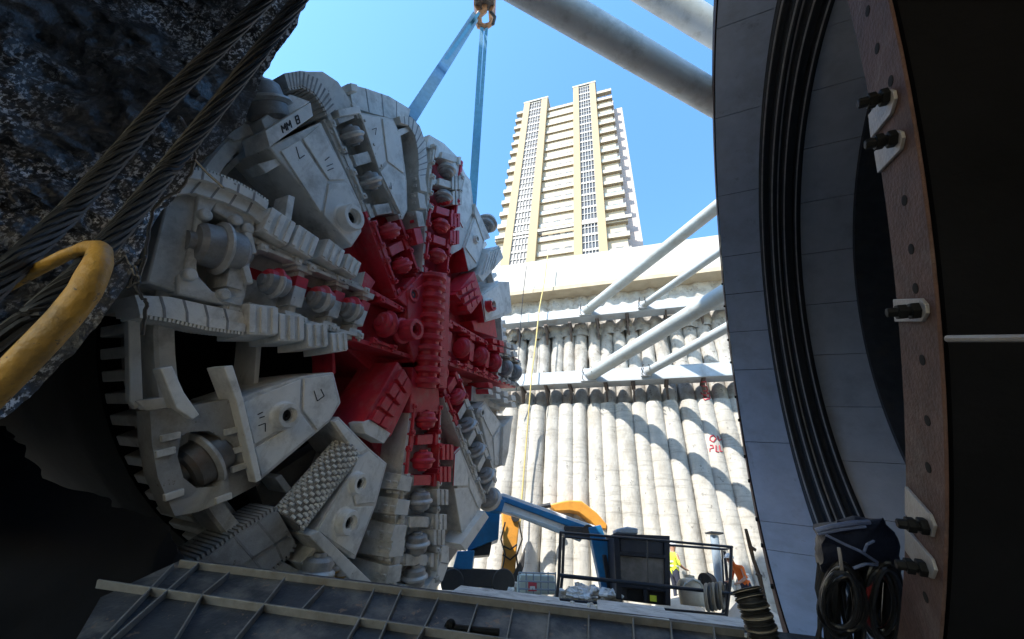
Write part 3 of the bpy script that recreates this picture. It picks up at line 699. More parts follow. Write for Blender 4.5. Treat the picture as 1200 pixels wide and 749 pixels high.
# inner panels of the can: seams where the photograph shows them, then evenly on round
angs = sorted([rang(x, y) % (2*math.pi) for x, y in [(838,38),(836,137),(838,225),(865,403),(872,487),(887,580),(898,677)]])
gap = sum(angs[i+1]-angs[i] for i in range(len(angs)-1))/(len(angs)-1)
step = .21
a_hi, a_lo = angs[-1], angs[0]; extra = []
k = a_hi+step
while k < a_lo+2*math.pi-step*.6: extra.append(k); k += step
allA = angs+extra
P1 = 1.15*S
for i, a in enumerate(allA):
    b = allA[(i+1) % len(allA)]
    if b <= a: b += 2*math.pi
    g = .0016; n = max(3, int((b-a)/.03)); mb = MB()
    ringlathe(mb, [(RR+.004, .032), (RR+.03, .032), (RR+.03, P1), (RR+.004, P1)], n, a+g, b-g)
    mb.build('lining_panel', M['panel'], ring)
mb = MB(); ringlathe(mb, [(RR+.1, .032), (RR+FW-.02, .032), (RR+FW-.02, P1*4), (RR+.1, P1*4)]); mb.build('can_wall', M['black'], ring)  # black stands for the deep shade outside the can
for i in range(60):                                        # small lugs on the far lip
    t = R_(6*i); 
    if i % 3 == 2 or not (.35 < (t/(2*math.pi)+.5) % 1 < .85 or True): continue
    if RP(t, RR, 0).y < 7.0: continue
    mb = MB(); mb.box(RP(t+(.02 if i % 3 else 0), RR+.02, -.02), NA, UA*-math.sin(t)+VA*math.cos(t), UA*math.cos(t)+VA*math.sin(t), .04, .05, .05)
    mb.build('lip_lug', M['bolt'], ring)
# seals: stepped rubber and steel rings narrowing inwards
s0 = P1; s1 = 2.22*S; dS = s1-s0
prof = [(RR+.1, s0+.002)]
pts = [(0, .02), (.02, -.10), (.10, -.11), (.12, -.02), (.22, -.02), (.24, -.16), (.34, -.17), (.36, -.05), (.5, -.05), (.52, -.2), (.62, -.2), (.64, -.07), (.78, -.07), (.8, -.17), (.9, -.17), (.92, -.04), (1, -.04)]
for f, r in pts: prof.append((RR+r, s0+dS*f+.003))
prof += [(RR+.1, s1)]
mb = MB(); ringlathe(mb, prof, 180); mb.build('rubber_seal', M['seal'], ring, 0, 20)
for f, r in ((.06, -.112), (.29, -.177), (.45, -.06), (.57, -.208), (.85, -.178)):
    mb = MB(); x = s0+dS*f; ringlathe(mb, [(RR+r, x-.012), (RR+r+.02, x-.012), (RR+r+.02, x+.012), (RR+r, x+.012)], 180); mb.build('seal_strip', M['seallite'], ring)
P2 = 3.5*S
segs = [rang(1000, 300, P1*2), rang(975, 175, s1+.5)]
base = rang(950, 302, s1)
for i in range(24):
    a = base+i*2*math.pi/24; mb = MB(); ringlathe(mb, [(RR-.02, s1+.004), (RR+.08, s1+.004), (RR+.08, P2), (RR-.02, P2)], 9, a+.0015, a+2*math.pi/24-.0015)
    mb.build('tunnel_lining', M['panel2'], ring)
mb = MB(); ringlathe(mb, [(RR-.12, P2+.004), (RR+.2, P2+.004), (RR+.2, P2+9), (RR-.12, P2+9)], 90); mb.build('tunnel_tube', M['darksteel'], ring)
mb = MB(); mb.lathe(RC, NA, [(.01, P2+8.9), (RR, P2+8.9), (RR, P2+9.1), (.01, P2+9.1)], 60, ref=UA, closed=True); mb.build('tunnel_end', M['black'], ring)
# headwall the ring sits in: a thick wall with a round hole, pale to bounce fill
hw0 = P1*.55
mb = MB(); N = 96; ro = RR+FW+.004
def sq(t):
    # outer outline: big rectangle in wall plane (horizontal / vertical directions)
    return None
HZ = NA.cross(Vector((0, 0, 1))).normalized()
if HZ.y < 0: HZ = -HZ
VZ = HZ.cross(NA); VZ = VZ if VZ.z > 0 else -VZ
inner = []; outer = []
x0, x1, y0, y1 = -12.0, 6.8, -6.4, 5.6
for i in range(N):
    t = 2*math.pi*i/N; c, s = math.cos(t), math.sin(t)
    inner.append((c*ro, s*ro))
    k = min((x1 if c > 0 else -x0)/max(1e-6, abs(c)), (y1 if s > 0 else -y0)/max(1e-6, abs(s)))
    outer.append((c*k, s*k))
def hp(p, s): return RC+HZ*p[0]+VZ*p[1]+NA*s
for i in range(N):
    j = (i+1) % N
    mb.prism([hp(inner[i], hw0), hp(inner[j], hw0), hp(outer[j], hw0), hp(outer[i], hw0)], NA*1.2)
hw = mb.build('headwall', M['conc'], None, 0)
tag(hw, 'concrete headwall carrying the steel seal ring at right', 'wall')
mb = MB()
a = P(1110, 397, 1.22); b = P(1230, 396, 1.0); mb.cyl(a, b, .011, 8); 
tag(mb.build('wall_pipe', M['clip']), 'thin pale pipe running along the black headwall beyond the rusty flange', 'pipe')
# ------------------------------------------------------------------ rock, ropes, hook
from mathutils import noise
edge = [(372,-25,5.2),(352,18,5.0),(338,45,4.9),(318,75,4.8),(305,99,4.7),(286,140,4.4),(240,190,4.1),(205,230,3.9),(180,262,3.7),(160,310,3.5),(140,345,3.3),(110,390,3.1),(75,425,2.95),(40,462,2.8),(0,492,2.6),(-60,545,2.4),(-130,610,2.2)]
def resample(pts, n):
    out = []
    for i in range(n):
        t = i/(n-1)*(len(pts)-1); k = min(int(t), len(pts)-2); f = t-k
        out.append(tuple(pts[k][c]*(1-f)+pts[k+1][c]*f for c in range(3)))
    return out
NI, NJ = 190, 110
E = resample(edge, NI); mb = MB(); grid = []
for i in range(NI):
    px, py, d = E[i]; row = []
    p0 = P(px, py, d); back = (ray(px, py)).normalized()
    for j in range(-8, NJ):
        if j < 0:
            p = p0+back*(-j*.45)+vec_img(-.75, -.1, 0)*(-j*.35)
        else:
            f = j/(NJ-1); q = P(px-560*f, py-330*f, d*(1-.52*f)); p = q
        n = noise.fractal(p*1.1, 1.0, 2.0, 4)*.22+noise.fractal(p*4, .9, 2.0, 4)*.12+noise.noise(p*15)*.04
        if j < 0: n *= .5
        amp = min(1, .25+abs(j)/14)
        p = p - back*(n*amp) + vec_img(.6, .8, 0)*(noise.fractal(p*3+Vector((9, 1, 4)), 1, 2, 4)*.05)
        row.append(mb.bm.verts.new(p))
    grid.append(row)
for i in range(NI-1):
    for j in range(len(grid[0])-1): mb.face([grid[i][j], grid[i+1][j], grid[i+1][j+1], grid[i][j+1]])
rk = mb.build('rock_face', M['rock'], None, 0, 60); tag(rk, 'dark wet broken rock overhanging at upper left behind the wire ropes', 'rock', kind='structure')
# black mass added below the rock edge, painting the deep shade there
shade_edge = [(-200,470,3.6),(-60,486,3.5),(0,500,3.4),(45,535,3.3),(80,575,3.25),(105,592,3.2),(150,606,3.2),(206,620,3.2),(225,664,3.2),(300,690,3.15)]
mb = MB(); Eb = resample(shade_edge, 90); gb_ = []
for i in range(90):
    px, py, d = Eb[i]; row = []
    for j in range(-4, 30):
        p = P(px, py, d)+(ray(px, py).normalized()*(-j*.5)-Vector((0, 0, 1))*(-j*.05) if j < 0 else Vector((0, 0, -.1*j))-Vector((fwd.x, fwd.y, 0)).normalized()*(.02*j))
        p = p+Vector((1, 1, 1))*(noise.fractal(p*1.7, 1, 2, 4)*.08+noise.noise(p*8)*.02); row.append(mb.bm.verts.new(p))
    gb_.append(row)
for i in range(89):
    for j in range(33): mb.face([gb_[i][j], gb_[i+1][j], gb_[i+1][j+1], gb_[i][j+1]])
tag(mb.build('shade_mass', M['black'], None, 0, 60), 'black mass added at lower left to stand for deep shade', 'rock', kind='structure')
# unseen boxes added above, behind and left of the camera to block the sun
mb = MB()
mb.box((-8.2, -2.6, 14.4), (1, 0, 0), (0, 1, 0), (0, 0, 1), 14, 6, 22.2)
mb.box((2.4, -3.6, 5.4), (1, 0, 0), (0, 1, 0), (0, 0, 1), 7.0, 6, 4.2)
mb.box((-12.4, 4.0, 7.4), (1, 0, 0), (0, 1, 0), (0, 0, 1), 4, 9, 15)
tag(mb.build('sun_blocker', M['conc']), 'unseen boxes added around the camera to block the sun', 'ground', kind='structure')
def rope(name, path, r, label, seg=5, pitch=20):
    """six twisted strands round a core along a px/depth path"""
    pts = [P(*q) for q in resample(path, 120)]
    t = thing(name, pts[-1], label, 'wire rope')
    mb = MB(); mb.tube(pts, r*.66, 8); mb.build('core', M['rope'], t)
    for k in range(9):
        out = []
        for i, p in enumerate(pts):
            d = (pts[min(i+1, 119)]-pts[max(i-1, 0)]).normalized(); e = (Vector((0, 0, 1))-d*d.z).normalized(); g = d.cross(e)
            a = 2*math.pi*k/9+i/119*pitch; out.append(p+(e*math.cos(a)+g*math.sin(a))*r*.72)
        mb = MB(); mb.tube(out, r*.26, 6); mb.build('strand', M['wirelite'], t)
rope('wire_rope', [(352,-60,2.5),(318,-8,2.35),(250,62,2.15),(187,126,1.95),(135,187,1.75),(80,250,1.55),(20,308,1.3),(-70,395,1.05)], .039, 'upper black steel wire rope crossing in front of the wet rock')
rope('wire_rope', [(392,-55,2.45),(349,2,2.3),(300,66,2.12),(243,140,1.9),(195,200,1.72),(146,262,1.5),(95,322,1.3),(40,372,1.15),(-70,455,.98)], .038, 'lower black steel wire rope passing through the yellow eye')
hk = thing('rope_hook', P(-40, 520, 1.1), 'worn yellow steel hook eye gripping the lower wire rope at far left', 'hook')
mb = MB(); mb.tube([P(*q) for q in resample([(-80,372,1.3),(-10,345,1.32),(40,318,1.34),(75,300,1.33),(102,290,1.3),(118,292,1.24),(115,310,1.18),(99,343,1.13),(76,372,1.1),(49,401,1.06),(11,440,1.03),(-40,490,1.0),(-90,545,.98)], 60)],
 [.02+.018*min(1, max(0, (i-18)/14)) for i in range(60)], 14); mb.build('hook_bow', M['yellow'], hk)
mb = MB(); mb.tube([P(*q) for q in [(40,390,1.2),(20,402,1.18),(-20,440,1.15)]], .012, 8); mb.build('keeper', M['wirelite'], hk)
def cable(pts, r, label, name='cable', m='cable', cat='cable', n=60, jit=0):
    q = resample(pts, n)
    if jit: q = [(x+random.uniform(-jit, jit), y+random.uniform(-jit, jit), d) for x, y, d in q]
    mb = MB(); mb.tube([P(*p) for p in q], r, 6); return tag(mb.build(name, M[m]), label, cat)
cable([(210,138,2.0),(220,150,2.2),(223,168,2.4),(229,186,2.5),(224,204,2.5),(212,222,2.45),(192,232,2.4),(180,246,2.35),(174,268,2.3),(172,292,2.2),(166,318,2.15),(160,336,2.1),(166,348,2.1),(173,356,2.1),(169,372,2.1),(166,392,2.1)], .009,
      'thin black cable dangling from the lower rope down over the left cutter arm', jit=1.2)
cable([(160,214,2.2),(186,204,2.35),(210,194,2.45),(229,188,2.5),(244,204,2.5),(262,220,2.5)], .008, 'thin black wire tied across the rock below the ropes', 'wire', cat='wire')
cable([(128,318,2.1),(148,300,2.1),(158,322,2.1),(150,338,2.1),(164,330,2.1),(158,310,2.1),(172,300,2.1)], .007, 'tangled loop of black wire on the rock edge beside the yellow hook', 'wire', cat='wire', jit=1)
# ------------------------------------------------------------------ steel cradle (bottom)
dT = 3.0; CR_V = ray(570, 427).normalized()
TA = P(215, 655, dT); TB = P(870, 737, dT)
TD = (TB-TA).normalized(); CN = TD.cross(CR_V).normalized()
def cr(px, py, off=0): return onplane(px, py, TA+CN*off, CN)
if (CAM-TA).dot(CN) < 0: CN = -CN
crd = thing('steel_cradle', TA, 'dark stiffened steel cradle plate with cross ribs along the bottom of the view', 'cradle')
mb = MB(); mb.prism([cr(118,700,-.052), cr(215,655,-.052), cr(960,746,-.052), cr(1150,800,-.052), cr(900,900,-.052), cr(60,800,-.052)], CN*-.05); mb.build('base_plate', M['cradle'], crd)
def rib(a, b, h=.05, t=.011, name='rib', m='cradlelite'):
    A, B = cr(*a), cr(*b); d = (B-A).normalized(); x = d.cross(CN).normalized()*t/2
    mb = MB(); mb.prism([A-x, B-x, B+x, A+x], CN*-h); return mb.build(name, M[m], crd, .003)
for a, b in [((204,660),(118,749)),((234,658),(130,749)),((269,670),(238,695)),((334,676),(309,708)),((380,685),(353,714)),((439,689),(422,723)),((470,691),(455,725)),((514,700),(497,735)),((560,706),(548,742)),((601,712),(594,748)),((644,716),(640,760)),((690,720),(690,765)),((742,724),(744,765)),((786,728),(790,765)),((836,733),(842,770)),
             ((309,708),(262,765)),((422,723),(395,770)),((455,725),(435,770)),((497,735),(470,780)),((238,695),(205,749))]: rib(a, b)
rib((115,679),(620,752), .055, .014, 'stringer'); rib((211,656),(872,738), .055, .014, 'stringer')
mb = MB()
up_ = Vector((0, 0, 1))
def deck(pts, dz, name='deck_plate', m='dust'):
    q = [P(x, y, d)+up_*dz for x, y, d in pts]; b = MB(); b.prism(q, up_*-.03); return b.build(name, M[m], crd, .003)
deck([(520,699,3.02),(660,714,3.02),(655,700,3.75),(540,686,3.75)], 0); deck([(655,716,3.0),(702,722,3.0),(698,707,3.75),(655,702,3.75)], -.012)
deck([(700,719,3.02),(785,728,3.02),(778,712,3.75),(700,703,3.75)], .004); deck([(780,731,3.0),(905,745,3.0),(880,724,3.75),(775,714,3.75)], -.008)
mb = MB(); 
for i in range(90):
    x = random.uniform(525, 870); d = random.uniform(3.1, 3.7); y = 699+(x-520)*.128-(d-3.02)*18
    s = random.uniform(.006, .022); mb.sphere(P(x, y, d)+up_*(s*.4), s, 6, 4, (1.3, 1, .7))
rb = mb.build('rubble', M['dust']); tag(rb, 'small grey crumbs of concrete scattered over the cradle deck plates', 'rubble', kind='stuff')
mb = MB(); mb.tube([P(*q) for q in resample([(522,734,2.7),(534,736,2.68),(560,739,2.66),(585,741,2.64)], 16)], .022, 8); mb.sphere(P(528, 732, 2.69), .035, 10, 7)
tag(mb.build('hand_tool', M['bolt'], None), 'black hand tool lying on the cradle ribs at bottom centre', 'tool')
# ------------------------------------------------------------------ bag, cable coils, ribbed hose by the ring
bg = thing('cable_bag', P(1000, 690, 2.3), 'shiny dark tarpaulin bundle with a pale blue rim resting on the cable coils', 'bag')
out = [(957,622),(968,613),(985,610),(1004,607),(1020,609),(1034,607),(1046,622),(1052,645),(1050,664),(1030,668),(1004,669),(980,671),(962,668),(959,645)]
mb = MB()
rings = []
for lv, (sc_, dd) in enumerate([(.55, 2.2), (.9, 2.22), (1.0, 2.3), (1.0, 2.5), (.85, 2.65), (.4, 2.7)]):
    rr_ = []
    for i in range(56):
        t = i/56*len(out); k = int(t); f = t-k; a = out[k]; b = out[(k+1) % len(out)]
        x = a[0]*(1-f)+b[0]*f; y = a[1]*(1-f)+b[1]*f; x = 1005+(x-1005)*sc_; y = 640+(y-640)*sc_
        p = P(x, y, dd); p = p+vec_img(1, 0, 0)*noise.noise(p*9)*.02+vec_img(0, 0, 1)*noise.noise(p*14+Vector((3, 3, 3)))*.05; rr_.append(mb.bm.verts.new(p))
    rings.append(rr_)
for a, b in zip(rings, rings[1:]):
    for i in range(56): mb.face([a[i], a[(i+1) % 56], b[(i+1) % 56], b[i]])
mb.face(rings[0]); mb.face(rings[-1][::-1]); bm_ = mb
bm_.build('sack', M['bag'], bg, 0, 70)
def pth(pts, r, m, name, parent, n=30, seg=8):
    mb = MB(); mb.tube([P(*q) for q in resample(pts, n)], r, seg); return mb.build(name, M[m], parent)
pth([(956,622,2.2),(975,617,2.17),(1000,613,2.17),(1018,612,2.2)], .014, 'bagblue', 'rim', bg)
pth([(958,626,2.19),(985,621,2.16),(1014,617,2.17)], .008, 'bagblue', 'rim', bg)
pth([(968,627,2.15),(990,638,2.12),(1008,646,2.1),(1028,659,2.12)], .008, 'bagblue', 'strap', bg)
pth([(1000,666,2.12),(1014,661,2.1),(1028,662,2.12)], .008, 'bagblue', 'strap', bg)
pth([(1012,648,2.12),(1016,638,2.11),(1024,634,2.12)], .007, 'bagblue', 'strap', bg)
pth([(983,642,2.05),(985,655,2.04),(987,672,2.06)], .008, 'clip', 'handle', bg)
def coil(cx, cy, rx, ry, d, n, m, label, red=0, name='cable_coil'):
    t = thing(name, P(cx, cy+ry, d), label, 'cable coil')
    for k in range(n):
        pts = []; sx = random.uniform(.75, 1.05); sy = random.uniform(.75, 1.05); ox = random.uniform(-6, 6); oy = random.uniform(-6, 6); ph = random.uniform(0, 6.28); dd = d+random.uniform(-.12, .12)
        for i in range(40):
            a = 2*math.pi*i/40; w = 1+.05*math.sin(3*a+ph)
            pts.append(P(cx+ox+rx*sx*w*math.cos(a), cy+oy+ry*sy*w*math.sin(a), dd+.06*math.sin(a+ph)))
        mb = MB(); mb.tube(pts, random.choice([.009, .011, .013]), 7, closed=True); mb.build('cable_loop', M['redcable' if k < red else m], t)
coil(986, 706, 25, 40, 2.2, 15, 'cable', 'large coil of black cable hanging below the dark tarpaulin bundle')
coil(1036, 708, 20, 42, 2.25, 13, 'cable', 'coil of black cable with one red loop against the rusty flange', 1)
for k, (x0, x1, y0, d) in enumerate([(968,966,668,2.3),(978,984,668,2.28),(1000,994,670,2.3),(1012,1016,668,2.3),(1022,1026,672,2.3)]):
    pass
hg = thing('hanging_cables', P(995, 745, 2.4), 'bunch of straight black cables hanging between the two coils', 'cables')
for k in range(26):
    x = random.uniform(960, 1052); d = random.uniform(2.36, 2.55); w = random.uniform(-10, 10)
    mb = MB(); mb.tube([P(x, 660, d), P(x+w, 690, d-.03), P(x+w*.3+random.uniform(-6, 6), 720, d-.05), P(x+random.uniform(-9, 9), 765, d)], random.choice([.012, .016, .022]), 7); mb.build('cable', M[random.choice(['cable', 'cable', 'bolt', 'darksteel'])], hg)
hs = thing('ribbed_hose', P(885, 740, 2.9), 'thick black ribbed hose with pale bands standing against the ring panels', 'hose')
hp_ = [P(*q) for q in resample([(874,690,3.05),(880,703,3.0),(887,722,2.95),(895,745,2.9),(900,770,2.85)], 90)]
mb = MB(); mb.tube(hp_, [.1+.012*math.sin(i*1.4) for i in range(90)], 18); mb.build('hose_body', M['hose'], hs)
for i in (4, 17, 30, 43, 56, 69):
    mb = MB(); mb.tube(hp_[i:i+3], .117, 18); mb.build('band', M['hoseband'], hs)
# ------------------------------------------------------------------ pile wall
r0 = ray(-950, 540); WD = -Vector((r0.x, r0.y, 0)).normalized()      # along the wall, towards the right
WN = Vector((WD.y, -WD.x, 0)); 
WP = P(730, 468, 17.0)
if (CAM-WP).dot(WN) < 0: WN = -WN
def wp(px, py, off=0): return onplane(px, py, WP+WN*off, WN)
def wa(px, py, off=0): return (wp(px, py, off)-WP).dot(WD)
def WW(a, z, off): return WP+WD*a+WN*off-Vector((0, 0, WP.z))+Vector((0, 0, z))
ZP = wp(730, 470, 0).z; ZW2 = wp(725, 438, .5).z; ZW1 = wp(720, 362, .3).z; ZCB = wp(715, 331, .1).z; ZCT = wp(715, 293, .1).z
GZ = .9                                                  # pit ground level at the wall
A0, A1 = -17.0, 14.0
pw = thing('pile_wall', WW(0, GZ-1, -.5), 'sunlit retaining wall of pale rounded concrete piles with rough tops at the far side of the pit', 'retaining wall')
def column(name, a, z0, z1, off, r, m, jit=.014, top=True, rough=.014):
    mb = MB(); seg, nz = 16, max(6, int((z1-z0)/.28)); rings = []
    for k in range(nz+1):
        z = z0+(z1-z0)*k/nz; rr_ = []
        for i in range(seg):
            t = 2*math.pi*i/seg; p = WW(a, z, off)+(WD*math.cos(t)+WN*math.sin(t))*r
            p = p+(WD*math.cos(t)+WN*math.sin(t))*(noise.fractal(p*1.3, 1, 2, 3)*jit+noise.noise(p*5)*rough)
            if k == nz: p.z += noise.noise(p*3)*.06
            rr_.append(mb.bm.verts.new(p))
        rings.append(rr_)
    for a_, b_ in zip(rings, rings[1:]):
        for i in range(seg): mb.face([a_[i], a_[(i+1) % seg], b_[(i+1) % seg], b_[i]])
    mb.face(rings[-1]); mb.face(rings[0][::-1]); return mb.build(name, M[m], pw, 0, 50)
SP = (wa(760, 560)-wa(690, 560))/3.5
n = int((A1-A0)/SP)
for i in range(n):
    a = A0+i*SP; r = SP*random.choice([.54, .58, .62, .66]); a += random.uniform(-.07, .07)
    column('pile', a, GZ-2, ZP+random.uniform(-.06, .06), -.5+random.uniform(-.04, .04), r, 'pile')
    column('upper_pile', a+SP*.1, ZP-.3, ZW1-.35+random.uniform(-.45, .25), -.86+random.uniform(-.06, .06), SP*.52, 'shot', .06, True, .04)
mb = MB(); mb.box(WW((A0+A1)/2, (ZP+ZCT)/2-4, -1.45), WD, WN, (0, 0, 1), A1-A0, .9, ZCT-ZP+9); bm = mb.bm
bk = mb.build('shotcrete_backing', M['shot'], pw, 0)
mb = MB(); nx, nz = 150, 24; g = []
for i in range(nx+1):
    col = []
    for k in range(nz+1):
        a = A0+(A1-A0)*i/nx; z = ZW1-.9+(ZCB+.05-ZW1+.9)*k/nz
        s = abs(math.sin(math.pi*a/SP/1.15)); p = WW(a, z, -.72+.28*s*(1-.5*k/nz)); p = p+WN*(noise.fractal(p*2, 1, 2, 4)*.13); col.append(mb.bm.verts.new(p))
    g.append(col)
for i in range(nx):
    for k in range(nz): mb.face([g[i][k], g[i+1][k], g[i+1][k+1], g[i][k+1]])
mb.build('scalloped_shotcrete', M['shot'], pw, 0, 60)
cp = thing('capping_beam', WW(0, ZCB, -.3), 'cream concrete capping beam with an ochre lower edge along the top of the pile wall', 'capping beam')
mb = MB(); mb.box(WW((A0+A1)/2, (ZCB+ZCT)/2+.1, -.45), WD, WN, (0, 0, 1), A1-A0, 1.0, ZCT-ZCB-.15); mb.build('beam', M['cap'], cp, .03)
mb = MB(); mb.box(WW((A0+A1)/2, ZCB+.02, -.38), WD, WN, (0, 0, 1), A1-A0, 1.04, .3); mb.build('lower_edge', M['capedge'], cp, .02)
def waler(z, off, h, label):
    t = thing('waler_beam', WW(0, z, off), label, 'steel beam')
    mb = MB(); c = lambda dz, w, hh, o: mb.box(WW((A0+A1)/2, z+dz, off+o), WD, WN, (0, 0, 1), A1-A0, w, hh)
    c(0, .06, h, .25); c(h/2+.02, .56, .04, 0); c(-h/2-.02, .56, .04, 0); mb.build('box_beam', M['waler'], t, .008)
    return t
w1 = waler(ZW1, .0, .46, 'upper pale blue steel waler beam bolted under the cream capping beam')
w2 = waler(ZW2, .15, .55, 'lower pale blue steel waler beam above the tall sunlit piles')
def brk(t, px, py, off, h=.75):
    a = wa(px, py, off); z = wp(px, py, off).z; mb = MB()
    o = off-.05
    mb.prism([WW(a-.09, z, o+.25), WW(a+.09, z, o+.25), WW(a+.09, z-.02, o-.5), WW(a-.09, z-.02, o-.5)], Vector((0, 0, .08)))
    mb.prism([WW(a-.04, z, o+.25), WW(a-.04, z, o-.5), WW(a-.04, z-h, o-.5)], WD*.08)
    mb.build('bracket', M['bracket'], t, .006)
for x, y in ((607,388),(668,381),(735,371),(700,377),(640,384),(780,365),(822,359)): brk(w1, x, y, .0)
for x, y in ((612,455),(668,453),(710,451),(742,450),(781,447),(824,445),(640,454)): brk(w2, x, y, .15)
# ------------------------------------------------------------------ struts
def strut(A, B, r, label, ext=1.7, foot=None, m='strut', flange=True, start=0.0):
    d = (B-A); L = d.length; u = d.normalized(); t = thing('strut', A, label, 'strut', None)
    mb = MB(); mb.cyl(A+u*start, A+u*L*ext, r, 28); mb.build('tube', M[m], t, 0)
    if flange:
        k = 3.0
        while k < L*ext:
            mb = MB(); mb.cyl(A+u*(k-.02), A+u*(k+.02), r*1.02, 28); mb.build('weld_band', M[m], t); k += 5.2
    if foot:
        mb = MB(); mb.box(A+WN*.08, WD, WN, (0, 0, 1), r*2.6, .1, r*2.3); mb.build('foot_plate', M['waler'], t, .01)
        for s in (-1, 1):
            for q in (-1, 1):
                mb = MB(); b0 = A+WD*(s*r*1.1)+Vector((0, 0, q*r*.7))+WN*.13; mb.prism([b0, b0+WN*.5-Vector((0, 0, q*r*.3))-WD*(s*r*.5), b0-Vector((0, 0, q*.03))], WD*.03); mb.build('gusset', M['bracket'], t)
    return t
def wstrut(p, q, z, off, r, label, ext=1.22):
    A = wp(*p, off); A.z = z; B = atz(*q, z); return strut(A, B, r, label, ext, True, start=.1)
wstrut((686,363), (842,241), ZW1, .3, .245, 'thick pale strut from the upper waler, leftmost of the upper pair')
wstrut((752,356), (842,296), ZW1, .3, .17, 'slimmer pale strut from the upper waler, right of the thick one')
wstrut((690,441), (846,345), ZW2, .45, .275, 'thick pale strut from the lower waler, leftmost of the lower pair')
wstrut((757,437), (848,386), ZW2, .45, .18, 'slimmer pale strut from the lower waler, right of the thick one')
Z3 = 10.2
A = atz(628, -6, Z3); B = atz(833, 114, Z3); u = (B-A).normalized(); strut(A-u*6, B, .32, 'big grey tubular strut overhead crossing the sky towards the ring', 1.35, None, 'strutnear')
Z4 = 12.6
A = atz(778, -2, Z4); B = atz(835, 34, Z4); u = (B-A).normalized(); strut(A-u*6, B, .34, 'short visible tubular strut at the top right corner of the sky', 1.8, None, 'strutnear')
# ------------------------------------------------------------------ tower
TP = P(690, 250, 95.0); 
def tp(px, py, off=0): return onplane(px, py, TP+WN*off, WN)
def ta(px, py, off=0): return (tp(px, py, off)-TP).dot(WD)
def tz(px, py, off=0): return tp(px, py, off).z
def TW(a, z, off): return TP+WD*a+WN*off-Vector((0, 0, TP.z))+Vector((0, 0, z))
STZ = ZCT-.5
tw = thing('apartment_tower', TW(0, STZ, -8), 'tall cream and ochre apartment tower with two glazed bays rising behind the pit wall', 'apartment tower')
def tb(mb, a0, a1, z0, z1, o0, o1): mb.box(TW((a0+a1)/2, (z0+z1)/2, (o0+o1)/2), WD, WN, (0, 0, 1), abs(a1-a0), abs(o1-o0), abs(z1-z0))
aL0, aL1 = ta(589, 300), ta(628, 300)          # left glazed bay
aR0, aR1 = ta(673, 300), ta(713, 300)          # right glazed bay
aW0, aW1 = ta(577, 300), ta(736, 233)          # wings
zL, zR = tz(627, 119), tz(690, 99)
zC, zWl, zWr = tz(656, 122), tz(604, 133), tz(716, 104)
F = (tz(657, 133)-tz(657, 262))/11.0
core = MB(); tb(core, aW0+.5, aW1-1.2, STZ, zC-1, -20, -.9); core.build('core', M['tcream'], tw)
sd = MB(); tb(sd, aW1-2.2, aW1-.3, STZ, zWr-1.5, -20, -3.2); sd.build('side_wall', M['tside'], tw)
sd = MB(); tb(sd, aW1-.3, aW1+2.2, STZ, zWr-6, -22, -4.0); sd.build('side_wing', M['tside'], tw)
nf = int((zC-STZ)/F)
for nm, a0, a1, zt in (('L', aL0, aL1, zL), ('R', aR0, aR1, zR)):
    wv = (a1-a0); bw = wv*.25
    mb = MB(); tb(mb, a0, a0+bw, STZ, zt-.9, -2, .6); bay = mb.build('bay_pier', M['tyel'], tw)
    mb = MB(); tb(mb, a1-bw, a1, STZ, zt-.9, -2, .6); mb.build('bay_pier', M['tyel'], tw)
    mb = MB(); tb(mb, a0-.25, a1+.25, zt-.9, zt, -6, .7); mb.build('bay_cap', M['twhite'], tw)
    mb = MB(); tb(mb, a0+bw, a1-bw, STZ, zt-.95, -2, .1); gl = mb.build('bay_window', M['tglass'], tw)
    k = 0; z = zt-1.3
    gw = a1-a0-2*bw
    for c in range(6):
        mb = MB(); x = a0+bw+gw*c/5; tb(mb, x-.07, x+.07, STZ, zt-.95, .12, .34); mb.build('mullion', M['twhite'], gl)
    while z > STZ:
        mb = MB(); tb(mb, a0+bw+.02, a1-bw-.02, z-F*.07, z+F*.07, .102, .3); mb.build('spandrel', M['twhite'], gl)
        mb = MB(); tb(mb, a0+bw+.02, a1-bw-.02, z-F*.53, z-F*.49, .104, .28); mb.build('transom', M['twhite'], gl); z -= F
def balcs(a0, a1, zt, proud, step=F, rail='trail', skip=0):
    z = zt
    mb_g = None
    while z > STZ:
        mb = MB(); tb(mb, a0, a1, z-.5, z-.05, -1.4, proud); s = mb.build('balcony', M['tcream'], tw)
        mb = MB(); tb(mb, a0+.05, a1-.05, z-.05, z+.95, proud-.14, proud-.02); mb.build('balustrade', M['twhite'] if random.random() < .55 else M[rail], s)
        nb = max(2, int((a1-a0)/1.3)); mb = MB()
        for i in range(nb+1):
            x = a0+.1+(a1-a0-.2)*i/nb; tb(mb, x-.06, x+.06, z+.0, z+1.05, proud-.01, proud+.05)
        tb(mb, a0+.04, a1-.04, z+1.02, z+1.1, proud-.03, proud+.06); mb.build('rail_grille', M['twhite'], s)
        nw = max(1, int((a1-a0)/3)); 
        for i in range(nw):
            x = a0+(a1-a0)*(i+.5)/nw; mb = MB(); tb(mb, x-.9, x+.9, z, z+2.1, -.89, -.86); mb.build('window', M['tglass'], s)
        z -= step
balcs(aL1+.05, aR0-.05, zC-1.2, -.4); balcs(aW0, aL0-.05, zWl-.3, -.1); balcs(aR1+.05, aW1-.6, zWr-.4, -.1)
mb = MB(); tb(mb, aL1+.05, aR0-.05, zC-1.15, zC+.2, -1.2, -.5); mb.build('parapet', M['tcream'], tw)
mb = MB(); z = tz(700, 262); tb(mb, aW0+.1, aW1+.3, z, z+1.0, -.05, .45); mb.build('ledge', M['twhite'], tw)
